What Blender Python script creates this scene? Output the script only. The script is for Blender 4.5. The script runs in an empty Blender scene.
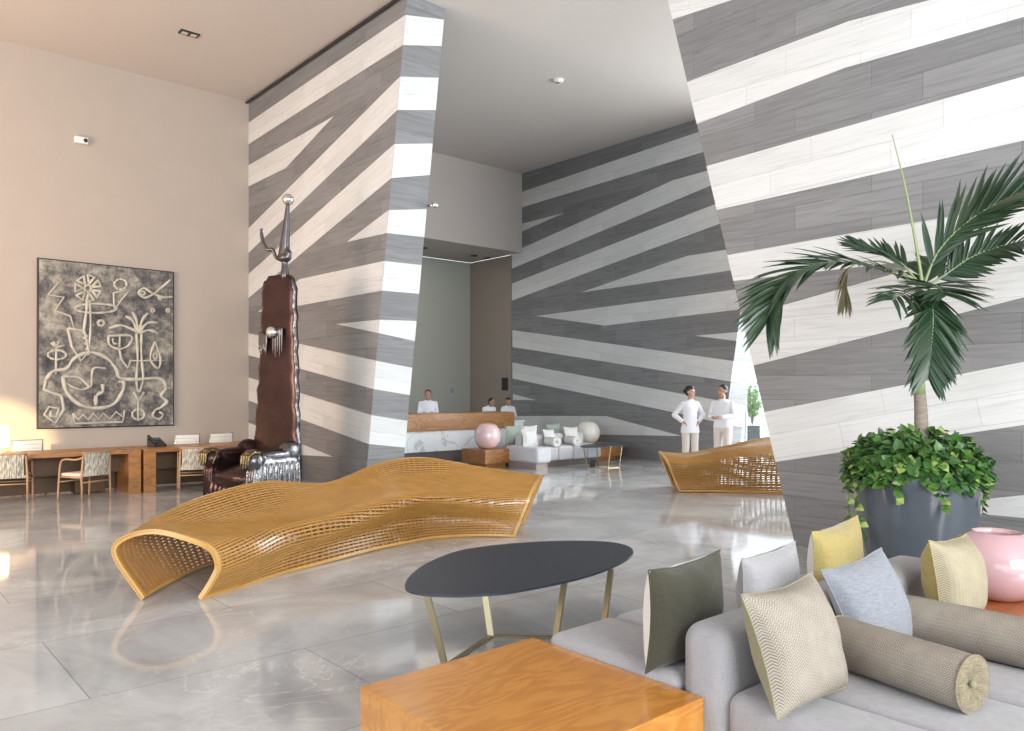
import bpy, bmesh, math, random
from mathutils import Vector, Matrix, noise
random.seed(7)
PI = math.pi
SC = bpy.context.scene
COL = SC.collection
# ------------------------------------------------------------------ camera maths (1024 x 731 frame)
F, CX, HZ, EYE = 780.0, 512.0, 390.0, 1.6
D1 = Vector((.752, .659, 0)).normalized()      # direction of the left wall
D2 = Vector((D1.y, -D1.x, 0))                  # direction of the striped walls, towards the viewer
def W(px, py, Y): return Vector(((px-CX)/F*Y, Y, EYE-(py-HZ)/F*Y))
def G(px, py, h=0.0):
    Y = (EYE-h)*F/(py-HZ); return Vector(((px-CX)/F*Y, Y, h))
def PR(p): return (CX+F*p[0]/p[1], HZ-F*(p[2]-EYE)/p[1])
def onplane(px, py, p0, n):
    r = Vector(((px-CX)/F, 1, -(py-HZ)/F)); c = Vector((0, 0, EYE))
    t = (Vector(p0)-c).dot(n)/r.dot(n); return c+r*t
# ------------------------------------------------------------------ materials
MATS = {}
def nt(name):
    m = bpy.data.materials.new(name); m.use_nodes = True
    t = m.node_tree; return m, t, t.nodes['Principled BSDF']
def mat(name, col, rough=.5, metal=0, spec=.5, var=.0, scale=8, bump=0, bscale=60, coat=0, stretch=None, sheen=0, coords='Object', emit=None, subsurf=0):
    if name in MATS: return MATS[name]
    m, t, b = nt(name); N = t.nodes; L = t.links
    b.inputs['Base Color'].default_value = (*col, 1)
    b.inputs['Roughness'].default_value = rough; b.inputs['Metallic'].default_value = metal
    b.inputs['Specular IOR Level'].default_value = spec
    if coat: b.inputs['Coat Weight'].default_value = coat; b.inputs['Coat Roughness'].default_value = .08
    if sheen: b.inputs['Sheen Weight'].default_value = sheen
    if emit: b.inputs['Emission Color'].default_value = (*emit[:3], 1); b.inputs['Emission Strength'].default_value = emit[3]
    tc = N.new('ShaderNodeTexCoord'); mp = N.new('ShaderNodeMapping'); L.new(tc.outputs[coords], mp.inputs[0])
    if stretch: mp.inputs['Scale'].default_value = stretch
    nz = N.new('ShaderNodeTexNoise'); nz.inputs['Scale'].default_value = scale; nz.inputs['Detail'].default_value = 5
    L.new(mp.outputs[0], nz.inputs[0])
    mx = N.new('ShaderNodeMix'); mx.data_type = 'RGBA'
    mx.inputs[6].default_value = (*[c*(1-var) for c in col], 1); mx.inputs[7].default_value = (*[min(1, c*(1+var)) for c in col], 1)
    L.new(nz.outputs[0], mx.inputs[0]); L.new(mx.outputs[2], b.inputs['Base Color'])
    if bump:
        n2 = N.new('ShaderNodeTexNoise'); n2.inputs['Scale'].default_value = bscale; L.new(mp.outputs[0], n2.inputs[0])
        bp = N.new('ShaderNodeBump'); bp.inputs['Strength'].default_value = bump; bp.inputs['Distance'].default_value = .01
        L.new(n2.outputs[0], bp.inputs['Height']); L.new(bp.outputs[0], b.inputs['Normal'])
    MATS[name] = m; return m
def ramp(N, stops):
    r = N.new('ShaderNodeValToRGB'); e = r.color_ramp.elements
    while len(e) < len(stops): e.new(.5)
    for el, (p, c) in zip(e, stops): el.position = p; el.color = (*c, 1)
    return r
def plank_mat(name, c1, c2, joint, gr=((.80,)*3, (1.12,)*3)):
    m, t, b = nt(name); N = t.nodes; L = t.links
    tc = N.new('ShaderNodeTexCoord')
    br = N.new('ShaderNodeTexBrick'); br.inputs['Scale'].default_value = 1.0
    br.inputs['Brick Width'].default_value = 1.25; br.inputs['Row Height'].default_value = .25
    br.inputs['Mortar Size'].default_value = .0022; br.inputs['Mortar Smooth'].default_value = .1; br.offset = .37
    br.inputs['Color1'].default_value = (*c1, 1); br.inputs['Color2'].default_value = (*c2, 1); br.inputs['Mortar'].default_value = (*joint, 1)
    L.new(tc.outputs['UV'], br.inputs[0])
    mp = N.new('ShaderNodeMapping'); mp.inputs['Scale'].default_value = (.7, 13, 1); L.new(tc.outputs['UV'], mp.inputs[0])
    nz = N.new('ShaderNodeTexNoise'); nz.inputs['Scale'].default_value = 2.2; nz.inputs['Detail'].default_value = 9; nz.inputs['Distortion'].default_value = 1.1
    L.new(mp.outputs[0], nz.inputs[0])
    rp = ramp(N, [(.3, gr[0]), (.5, (1.0,)*3), (.72, gr[1])]); L.new(nz.outputs[0], rp.inputs[0])
    mx = N.new('ShaderNodeMix'); mx.data_type = 'RGBA'; mx.blend_type = 'MULTIPLY'; mx.inputs[0].default_value = 1
    L.new(br.outputs[0], mx.inputs[6]); L.new(rp.outputs[0], mx.inputs[7]); L.new(mx.outputs[2], b.inputs['Base Color'])
    b.inputs['Roughness'].default_value = .5; b.inputs['Specular IOR Level'].default_value = .35
    MATS[name] = m; return m
M_DARK = plank_mat('grey_oak_planks', (.19, .188, .19), (.24, .237, .24), (.12, .12, .12))
M_LIGHT = plank_mat('whitewashed_oak_planks', (.62, .62, .61), (.68, .68, .67), (.46, .455, .45), ((.87,)*3, (1.05,)*3))
def walnut(name, c1, c2, rough=.22, sc=1.0, coat=.5):
    m, t, b = nt(name); N = t.nodes; L = t.links
    tc = N.new('ShaderNodeTexCoord'); mp = N.new('ShaderNodeMapping'); mp.inputs['Scale'].default_value = (.8*sc, 3.2*sc, 3.2*sc)
    mp.inputs['Rotation'].default_value = (0, 0, .12)
    L.new(tc.outputs['Object'], mp.inputs[0])
    nz = N.new('ShaderNodeTexNoise'); nz.inputs['Scale'].default_value = 1.6; nz.inputs['Detail'].default_value = 3; nz.inputs['Distortion'].default_value = .9
    L.new(mp.outputs[0], nz.inputs[0])
    wv = N.new('ShaderNodeMath'); wv.operation = 'MULTIPLY'; wv.inputs[1].default_value = 48; L.new(nz.outputs[0], wv.inputs[0])
    sn = N.new('ShaderNodeMath'); sn.operation = 'SINE'; L.new(wv.outputs[0], sn.inputs[0])
    mr = N.new('ShaderNodeMapRange'); mr.inputs[1].default_value = -1; mr.inputs[2].default_value = 1; L.new(sn.outputs[0], mr.inputs[0])
    n2 = N.new('ShaderNodeTexNoise'); n2.inputs['Scale'].default_value = 12; n2.inputs['Detail'].default_value = 6; L.new(mp.outputs[0], n2.inputs[0])
    ad = N.new('ShaderNodeMath'); ad.operation = 'MULTIPLY'; L.new(mr.outputs[0], ad.inputs[0]); L.new(n2.outputs[0], ad.inputs[1])
    rp = ramp(N, [(.0, c2), (.55, c1)]); L.new(ad.outputs[0], rp.inputs[0]); L.new(rp.outputs[0], b.inputs['Base Color'])
    b.inputs['Roughness'].default_value = rough; b.inputs['Coat Weight'].default_value = coat; b.inputs['Coat Roughness'].default_value = .1
    MATS[name] = m; return m
M_TABLE = walnut('orange_lacquered_wood', (.56, .245, .045), (.46, .185, .032), .25)
M_RED = walnut('red_brown_lacquered_wood', (.34, .10, .025), (.45, .15, .04), .3)
M_DESK = walnut('brown_desk_wood', (.27, .11, .03), (.38, .175, .05), .4, 1, .2)
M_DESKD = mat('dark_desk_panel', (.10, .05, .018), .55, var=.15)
M_BENCH = mat('golden_bent_wood', (.42, .215, .052), .3, var=.3, scale=5, stretch=(1, 1, 6), coat=.25)
M_BENCHD = mat('brown_bent_wood', (.36, .17, .05), .4, var=.2, scale=5)
M_BAND = mat('golden_wood_edge_band', (.56, .31, .085), .3, var=.12, scale=4, coat=.3)
def fabric(name, col, var=.12, bscale=350, weave=True, rough=.9):
    m, t, b = nt(name); N = t.nodes; L = t.links
    tc = N.new('ShaderNodeTexCoord')
    a = N.new('ShaderNodeMapping'); a.inputs['Scale'].default_value = (1, 1, 14); L.new(tc.outputs['Object'], a.inputs[0])
    c = N.new('ShaderNodeMapping'); c.inputs['Scale'].default_value = (14, 14, 1); L.new(tc.outputs['Object'], c.inputs[0])
    n1 = N.new('ShaderNodeTexNoise'); n1.inputs['Scale'].default_value = 28; n1.inputs['Detail'].default_value = 4; L.new(a.outputs[0], n1.inputs[0])
    n2 = N.new('ShaderNodeTexNoise'); n2.inputs['Scale'].default_value = 28; n2.inputs['Detail'].default_value = 4; L.new(c.outputs[0], n2.inputs[0])
    ad = N.new('ShaderNodeMath'); ad.operation = 'ADD'; L.new(n1.outputs[0], ad.inputs[0]); L.new(n2.outputs[0], ad.inputs[1])
    rp = ramp(N, [(.35, tuple(x*(1-var*1.5) for x in col)), (.65, tuple(min(1, x*(1+var)) for x in col))])
    hv = N.new('ShaderNodeMath'); hv.operation = 'MULTIPLY'; hv.inputs[1].default_value = .5; L.new(ad.outputs[0], hv.inputs[0])
    L.new(hv.outputs[0], rp.inputs[0]); L.new(rp.outputs[0], b.inputs['Base Color'])
    w = N.new('ShaderNodeTexNoise'); w.inputs['Scale'].default_value = 5; w.inputs['Detail'].default_value = 3; L.new(tc.outputs['Object'], w.inputs[0])
    s2 = N.new('ShaderNodeMath'); s2.operation = 'MULTIPLY_ADD'; s2.inputs[1].default_value = 4.0; L.new(w.outputs[0], s2.inputs[0]); L.new(hv.outputs[0], s2.inputs[2])
    bp = N.new('ShaderNodeBump'); bp.inputs['Strength'].default_value = .35; bp.inputs['Distance'].default_value = .012; L.new(s2.outputs[0], bp.inputs['Height']); L.new(bp.outputs[0], b.inputs['Normal'])
    b.inputs['Roughness'].default_value = rough; b.inputs['Sheen Weight'].default_value = .25; b.inputs['Specular IOR Level'].default_value = .2
    MATS[name] = m; return m
M_SOFA = fabric('grey_linen_upholstery', (.33, .32, .33), .09)
M_WHITEF = fabric('white_linen', (.76, .75, .72), .05)
M_GREYP = fabric('blue_grey_linen', (.25, .26, .29), .2)
M_GREYP2 = fabric('pale_grey_linen', (.36, .35, .36), .10)
M_OLIVE = fabric('olive_linen', (.26, .25, .15), .12)
M_GREEN = fabric('dark_green_linen', (.050, .048, .032), .18)
M_YELLOW = fabric('mustard_linen', (.40, .32, .12), .12)
M_SAGE = fabric('sage_linen', (.36, .42, .36), .1)
def pattern_mat(name, c1, c2, s=1.0):
    m, t, b = nt(name); N = t.nodes; L = t.links
    tc = N.new('ShaderNodeTexCoord'); mp = N.new('ShaderNodeMapping'); mp.inputs['Scale'].default_value = (s, s, s); L.new(tc.outputs['UV'], mp.inputs[0])
    sx = N.new('ShaderNodeSeparateXYZ'); L.new(mp.outputs[0], sx.inputs[0])
    # zig-zag chevrons: v + |frac(u)-.5| -> frac
    def M(op, a, bb=None, cc=None):
        n = N.new('ShaderNodeMath'); n.operation = op
        for i, x in enumerate((a, bb, cc)):
            if x is None: continue
            if isinstance(x, (int, float)): n.inputs[i].default_value = x
            else: L.new(x, n.inputs[i])
        return n.outputs[0]
    u = M('MULTIPLY', sx.outputs[0], 62); v = M('MULTIPLY', sx.outputs[1], 84)
    z = M('ABSOLUTE', M('SUBTRACT', M('FRACT', u), .5))
    par = M('MULTIPLY', M('FRACT', M('MULTIPLY', M('FLOOR', u), .5)), 1.0)
    k = M('FRACT', M('ADD', M('ADD', v, M('MULTIPLY', z, 2.2)), par))
    st = M('GREATER_THAN', k, .55)
    nz = N.new('ShaderNodeTexNoise'); nz.inputs['Scale'].default_value = 14; nz.inputs['Detail'].default_value = 4; L.new(tc.outputs['UV'], nz.inputs[0])
    fx = M('MULTIPLY', st, M('MULTIPLY_ADD', nz.outputs[0], 1.2, .2))
    mx = N.new('ShaderNodeMix'); mx.data_type = 'RGBA'; mx.inputs[6].default_value = (*c1, 1); mx.inputs[7].default_value = (*c2, 1)
    L.new(fx, mx.inputs[0]); L.new(mx.outputs[2], b.inputs['Base Color'])
    bp = N.new('ShaderNodeBump'); bp.inputs['Strength'].default_value = .3; bp.inputs['Distance'].default_value = .004; L.new(k, bp.inputs['Height']); L.new(bp.outputs[0], b.inputs['Normal'])
    b.inputs['Roughness'].default_value = .9; b.inputs['Specular IOR Level'].default_value = .2
    MATS[name] = m; return m
M_PAT = pattern_mat('beige_chevron_weave', (.37, .33, .28), (.155, .125, .095))
M_PATY = pattern_mat('straw_chevron_weave', (.44, .385, .27), (.22, .18, .12))
M_WALL = mat('beige_plaster', (.43, .37, .32), .85, var=.04, scale=2, bump=.15, bscale=40)
M_CEIL = mat('taupe_ceiling_paint', (.60, .55, .515), .9, var=.02, scale=1)
M_HEAD = mat('taupe_header_paint', (.46, .415, .385), .85, var=.03, scale=2)
M_GGREY = mat('grey_green_panel', (.40, .41, .365), .7, var=.03, scale=2)
M_BROWNW = mat('brown_wall_panel', (.30, .25, .21), .6, var=.06, scale=2)
M_BLACK = mat('black_metal', (.02, .02, .022), .4)
M_CHAR = mat('charcoal_table_top', (.026, .032, .044), .42, var=.12, scale=20)
M_BRASS = mat('brushed_brass', (.42, .36, .22), .35, metal=.8, var=.08)
M_STEEL = mat('polished_steel', (.75, .74, .72), .18, metal=1)
M_PINK = mat('pink_glazed_ceramic', (.52, .33, .35), .1, var=.03, scale=4, coat=.8)
M_PINKL = mat('pale_pink_glazed_ceramic', (.80, .56, .56), .1, var=.03, scale=4, coat=.8)
M_WCER = mat('white_speckled_ceramic', (.80, .76, .70), .25, var=.06, scale=10, coat=.3)
M_POT = mat('slate_blue_glazed_planter', (.075, .09, .107), .2, var=.25, scale=4, coat=.4)
M_SOIL = mat('potting_soil', (.05, .035, .025), .95, var=.3, scale=40, bump=.5)
M_BRONZE = mat('red_brown_bronze', (.052, .027, .024), .28, metal=.7, var=.45, scale=4, bump=.4, bscale=9)
M_BRLIT = mat('silvery_lit_bronze', (.16, .155, .16), .25, metal=.9, var=.5, scale=6, bump=.8, bscale=14)  # bronze as lit on the throne's right side, brightness put into the colour
M_BRGOLD = mat('gilded_bronze', (.16, .12, .06), .3, metal=.9, var=.3, scale=12, bump=.4, bscale=30)
M_BRDK = mat('dark_grey_bronze', (.12, .11, .11), .32, metal=.9, var=.3, scale=10)
M_LEAF = mat('palm_leaf_green', (.022, .050, .022), .38, var=.45, scale=3)
M_LEAFY = mat('dry_palm_leaf', (.22, .20, .10), .6, var=.3, scale=6)
M_STEM = mat('pale_green_stem', (.24, .30, .14), .45, var=.2, scale=8)
M_TRUNK = mat('ringed_palm_trunk', (.26, .21, .17), .85, var=.3, scale=14, stretch=(1, 1, 6), bump=.5, bscale=20)
M_IVY = [mat('ivy_leaf_deep', (.032, .095, .02), .4, var=.35, scale=15), mat('ivy_leaf_mid', (.07, .17, .03), .4, var=.35, scale=15), mat('ivy_leaf_variegated', (.26, .35, .09), .4, var=.45, scale=30)]
M_SKIN = mat('skin', (.42, .23, .155), .5, var=.06)
M_SKINL = mat('light_skin', (.50, .30, .215), .5, var=.06)
M_HAIR = mat('black_hair', (.012, .01, .009), .45, var=.2)
M_SHIRT = mat('white_cotton', (.80, .81, .86), .85, var=.03, bump=.3, bscale=16)
M_TROU = mat('cream_trousers', (.68, .63, .58), .85, var=.04, bump=.2, bscale=16)
M_SHOE = mat('brown_leather_shoe', (.10, .06, .04), .5)
M_MARB = None
def marble():
    m, t, b = nt('white_veined_marble'); N = t.nodes; L = t.links
    tc = N.new('ShaderNodeTexCoord'); nz = N.new('ShaderNodeTexNoise'); nz.inputs['Scale'].default_value = 1.1; nz.inputs['Detail'].default_value = 6; nz.inputs['Distortion'].default_value = 1.6
    L.new(tc.outputs['Object'], nz.inputs[0])
    rp = ramp(N, [(.47, (.80, .82, .83)), (.495, (.52, .55, .57)), (.52, (.80, .82, .83))]); L.new(nz.outputs[0], rp.inputs[0]); L.new(rp.outputs[0], b.inputs['Base Color'])
    b.inputs['Roughness'].default_value = .15; return m
M_MARB = marble()
def floor_mat():
    m, t, b = nt('polished_grey_marble_tiles'); N = t.nodes; L = t.links
    tc = N.new('ShaderNodeTexCoord'); mp = N.new('ShaderNodeMapping'); mp.vector_type = 'POINT'
    mp.inputs['Rotation'].default_value = (0, 0, -math.atan2(D1.y, D1.x)); mp.inputs['Location'].default_value = (.18, .32, 0)
    L.new(tc.outputs['Object'], mp.inputs[0])
    br = N.new('ShaderNodeTexBrick'); br.offset = 0.5; br.inputs['Brick Width'].default_value = 2.4; br.inputs['Row Height'].default_value = 1.2
    br.inputs['Scale'].default_value = 1; br.inputs['Mortar Size'].default_value = .004; br.inputs['Mortar Smooth'].default_value = .2
    br.inputs['Color1'].default_value = (.86, .86, .86, 1); br.inputs['Color2'].default_value = (1, 1, 1, 1); br.inputs['Mortar'].default_value = (.55, .54, .53, 1)
    L.new(mp.outputs[0], br.inputs[0])
    n1 = N.new('ShaderNodeTexNoise'); n1.inputs['Scale'].default_value = .9; n1.inputs['Detail'].default_value = 10; n1.inputs['Roughness'].default_value = .62; n1.inputs['Distortion'].default_value = .8
    L.new(mp.outputs[0], n1.inputs[0])
    r1 = ramp(N, [(.3, (.38, .38, .385)), (.52, (.55, .55, .55)), (.72, (.70, .70, .70))]); L.new(n1.outputs[0], r1.inputs[0])
    n2 = N.new('ShaderNodeTexNoise'); n2.inputs['Scale'].default_value = 1.3; n2.inputs['Detail'].default_value = 7; n2.inputs['Distortion'].default_value = 2.2
    L.new(mp.outputs[0], n2.inputs[0])
    r2 = ramp(N, [(.488, (0, 0, 0)), (.5, (1, 1, 1)), (.512, (0, 0, 0))]); L.new(n2.outputs[0], r2.inputs[0])
    n3 = N.new('ShaderNodeTexNoise'); n3.inputs['Scale'].default_value = .7; L.new(mp.outputs[0], n3.inputs[0])
    r3 = ramp(N, [(.45, (0, 0, 0)), (.62, (.75, .75, .75))]); L.new(n3.outputs[0], r3.inputs[0])
    vm = N.new('ShaderNodeMath'); vm.operation = 'MULTIPLY'; L.new(r2.outputs[0], vm.inputs[0]); L.new(r3.outputs[0], vm.inputs[1])
    mx = N.new('ShaderNodeMix'); mx.data_type = 'RGBA'; mx.inputs[7].default_value = (.75, .73, .71, 1); L.new(vm.outputs[0], mx.inputs[0]); L.new(r1.outputs[0], mx.inputs[6])
    m2 = N.new('ShaderNodeMix'); m2.data_type = 'RGBA'; m2.blend_type = 'MULTIPLY'; m2.inputs[0].default_value = 1
    L.new(mx.outputs[2], m2.inputs[6]); L.new(br.outputs[0], m2.inputs[7]); L.new(m2.outputs[2], b.inputs['Base Color'])
    rr = N.new('ShaderNodeMapRange'); rr.inputs[3].default_value = .03; rr.inputs[4].default_value = .11; L.new(n1.outputs[0], rr.inputs[0]); L.new(rr.outputs[0], b.inputs['Roughness'])
    b.inputs['Specular IOR Level'].default_value = .75
    return m
M_FLOOR = floor_mat()
# ------------------------------------------------------------------ object helpers
def link(name, me, mats=None, parent=None, smooth=False, mods=None):
    o = bpy.data.objects.new(name, me); COL.objects.link(o)
    for m in (mats if isinstance(mats, (list, tuple)) else [mats] if mats else []): me.materials.append(m)
    if smooth:
        for p in me.polygons: p.use_smooth = True
    if parent: o.parent = parent
    return o
def obj(name, bm, mats=None, parent=None, smooth=False, local=None):
    """bm is in world coordinates; local = an Empty whose frame the mesh is moved into"""
    me = bpy.data.meshes.new(name)
    bmesh.ops.recalc_face_normals(bm, faces=bm.faces)
    bm.to_mesh(me); bm.free()
    return link(name, me, mats, parent, smooth)
def tag(o, label=None, cat=None, group=None, kind=None):
    if label: o['label'] = label
    if cat: o['category'] = cat
    if group: o['group'] = group
    if kind: o['kind'] = kind
    return o
def thing(name, label, cat, loc=(0, 0, 0), rz=0, group=None):
    o = bpy.data.objects.new(name, None); COL.objects.link(o); o.empty_display_size = .1
    o.location = loc; o.rotation_euler = (0, 0, rz); return tag(o, label, cat, group)
def dup(root, loc=None, rz=None, label=None, group=None, scale=None):
    r = root.copy(); COL.objects.link(r)
    if loc is not None: r.location = loc
    if rz is not None: r.rotation_euler = (0, 0, rz)
    if scale: r.scale = scale
    if label: r['label'] = label
    if group: r['group'] = group
    for ch in list(root.children):
        c = ch.copy(); COL.objects.link(c); c.parent = r
        for g in list(ch.children):
            d = g.copy(); COL.objects.link(d); d.parent = c
    return r
def vary(o, **kw):
    return o
def B(): return bmesh.new()
def box(bm, c, s, rot=None, bev=0, seg=3, mi=0):
    g = bmesh.ops.create_cube(bm, size=1); vs = g['verts']
    bmesh.ops.scale(bm, vec=s, verts=vs)
    fs = list({f for v in vs for f in v.link_faces})
    if bev:
        es = list({e for v in vs for e in v.link_edges})
        r = bmesh.ops.bevel(bm, geom=es, offset=bev, segments=seg, profile=.5, affect='EDGES', clamp_overlap=True)
        vs = list({v for f in r['faces'] for v in f.verts}); fs = list({f for v in vs for f in v.link_faces}); vs = list({v for f in fs for v in f.verts})
    for f in fs: f.material_index = mi
    m = Matrix.Translation(Vector(c))
    if rot is not None: m = m @ (rot if isinstance(rot, Matrix) else Matrix.Rotation(rot, 4, 'Z'))
    bmesh.ops.transform(bm, matrix=m, verts=vs); return vs
def frame_mat(p, d, up=Vector((0, 0, 1))):
    d = Vector(d).normalized()
    x = up.cross(d)
    if x.length < 1e-4: x = Vector((1, 0, 0))
    x.normalize(); y = d.cross(x); return x, y
def tube(bm, pts, rad, n=8, closed=False, caps=True, flat=1.0, mi=0):
    pts = [Vector(p) for p in pts]; rings = []; N_ = len(pts); px = None
    for i, p in enumerate(pts):
        if closed: d = pts[(i+1) % N_]-pts[i-1]
        else: d = pts[min(i+1, N_-1)]-pts[max(i-1, 0)]
        d.normalize()
        if px is None: x, y = frame_mat(p, d)
        else:
            x = px-d*px.dot(d)
            if x.length < 1e-5: x, y = frame_mat(p, d)
            x.normalize(); y = d.cross(x)
        px = x
        r = rad[i] if isinstance(rad, (list, tuple)) else rad
        rings.append([bm.verts.new(p+(x*math.cos(a)+y*math.sin(a)*flat)*r) for a in [2*PI*k/n for k in range(n)]])
    for i in range(N_ if closed else N_-1):
        a, b = rings[i], rings[(i+1) % N_]
        for k in range(n):
            f = bm.faces.new((a[k], a[(k+1) % n], b[(k+1) % n], b[k])); f.material_index = mi
    if caps and not closed:
        bm.faces.new(rings[0]).material_index = mi; bm.faces.new(rings[-1]).material_index = mi
def lathe(bm, prof, c=(0, 0, 0), n=48, mi=0):
    c = Vector(c); rings = []
    for r, z in prof:
        if r < 1e-5: rings.append([bm.verts.new(c+Vector((0, 0, z)))])
        else: rings.append([bm.verts.new(c+Vector((r*math.cos(2*PI*k/n), r*math.sin(2*PI*k/n), z))) for k in range(n)])
    for a, b in zip(rings, rings[1:]):
        for k in range(n):
            k2 = (k+1) % n
            if len(a) == 1 and len(b) == 1: continue
            if len(a) == 1: f = bm.faces.new((a[0], b[k], b[k2]))
            elif len(b) == 1: f = bm.faces.new((a[k], a[k2], b[0]))
            else: f = bm.faces.new((a[k], a[k2], b[k2], b[k]))
            f.material_index = mi
def ell(bm, c, s, rot=None, seg=16, mi=0):
    g = bmesh.ops.create_uvsphere(bm, u_segments=seg, v_segments=max(6, seg*2//3), radius=1)
    m = Matrix.Translation(Vector(c))
    if rot is not None: m = m @ rot
    m = m @ Matrix.Diagonal((*s, 1)); bmesh.ops.transform(bm, matrix=m, verts=g['verts'])
    for v in g['verts']:
        for f in v.link_faces: f.material_index = mi
def cap(bm, a, b, r1, r2, n=12, sq=1.0):
    """tapered limb with round ends"""
    a, b = Vector(a), Vector(b); d = (b-a)
    tube(bm, [a, a.lerp(b, .33), a.lerp(b, .66), b], [r1, r1*.67+r2*.33, r1*.33+r2*.67, r2], n, flat=sq)
    ell(bm, a, (r1*.99,)*3, seg=n); ell(bm, b, (r2*.99,)*3, seg=n)
def blob(name, bm, mats, parent, voxel=.012, smooth=2, disp=None):
    o = obj(name, bm, mats, parent)
    r = o.modifiers.new('remesh', 'REMESH'); r.mode = 'VOXEL'; r.voxel_size = voxel; r.use_smooth_shade = True
    if smooth:
        s = o.modifiers.new('smooth', 'SMOOTH'); s.iterations = smooth; s.factor = .5
    return o
def cr(p, t):
    """Catmull-Rom through list p, t in [0,1]"""
    n = len(p)-1; x = min(max(t, 0), 1)*n; i = min(int(x), n-1); u = x-i
    a, b, c, d = p[max(i-1, 0)], p[i], p[i+1], p[min(i+2, n)]
    if i == 0: a = b*2-c
    if i == n-1: d = c*2-b
    return ((b*2)+(c-a)*u+(a*2-b*5+c*4-d)*u*u+(b*3-a-c*3+d)*u*u*u)*.5
def spline(pts, n): 
    pts = [Vector(p) for p in pts]; return [cr(pts, i/(n-1)) for i in range(n)]
# ------------------------------------------------------------------ the room
HC = 7.4
C0 = Vector((-5.3, 15.7, 0))                       # corner left wall / first striped wall
def poly(bm, pts, mi=0):
    f = bm.faces.new([bm.verts.new(Vector(p)) for p in pts]); f.material_index = mi; return f
def setuv(bm, f, o, ax, ay):
    uv = bm.loops.layers.uv.verify()
    for l in f.loops:
        d = l.vert.co-o; l[uv].uv = (d.dot(ax), d.dot(ay))
def slab(name, p, q, z0, z1, thick, m, kind='structure'):
    """vertical wall from p to q; thickness to the left-hand side"""
    p, q = Vector(p), Vector(q); d = (q-p).normalized(); n = Vector((-d.y, d.x, 0))*thick
    bm = B(); c = [p, q, q+n, p+n]
    lo = [bm.verts.new((v.x, v.y, z0)) for v in c]; hi = [bm.verts.new((v.x, v.y, z1)) for v in c]
    bm.faces.new(lo); bm.faces.new(hi)
    for i in range(4): bm.faces.new((lo[i], lo[(i+1) % 4], hi[(i+1) % 4], hi[i]))
    return tag(obj(name, bm, m), kind=kind)
bm = B(); poly(bm, [(-40, -14, 0), (40, -14, 0), (40, 60, 0), (-40, 60, 0)]); tag(obj('floor', bm, M_FLOOR), kind='structure')
# ceiling: slab over the lobby, open to the light behind the viewer
bm = B()
cpts = [C0-D1*26-D2*.3, C0+D1*14-D2*3, C0+D1*14+D2*30, C0-D1*26+D2*30]
lo = [bm.verts.new((p.x, p.y, HC)) for p in cpts]; hi = [bm.verts.new((p.x, p.y, HC+.3)) for p in cpts]
bm.faces.new(lo); bm.faces.new(hi)
for i in range(4): bm.faces.new((lo[i], lo[(i+1) % 4], hi[(i+1) % 4], hi[i]))
tag(obj('ceiling', bm, M_CEIL), kind='structure')
slab('wall_left', C0-D1*26, C0+D1*.0, 0, HC, .25, M_WALL)

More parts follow.
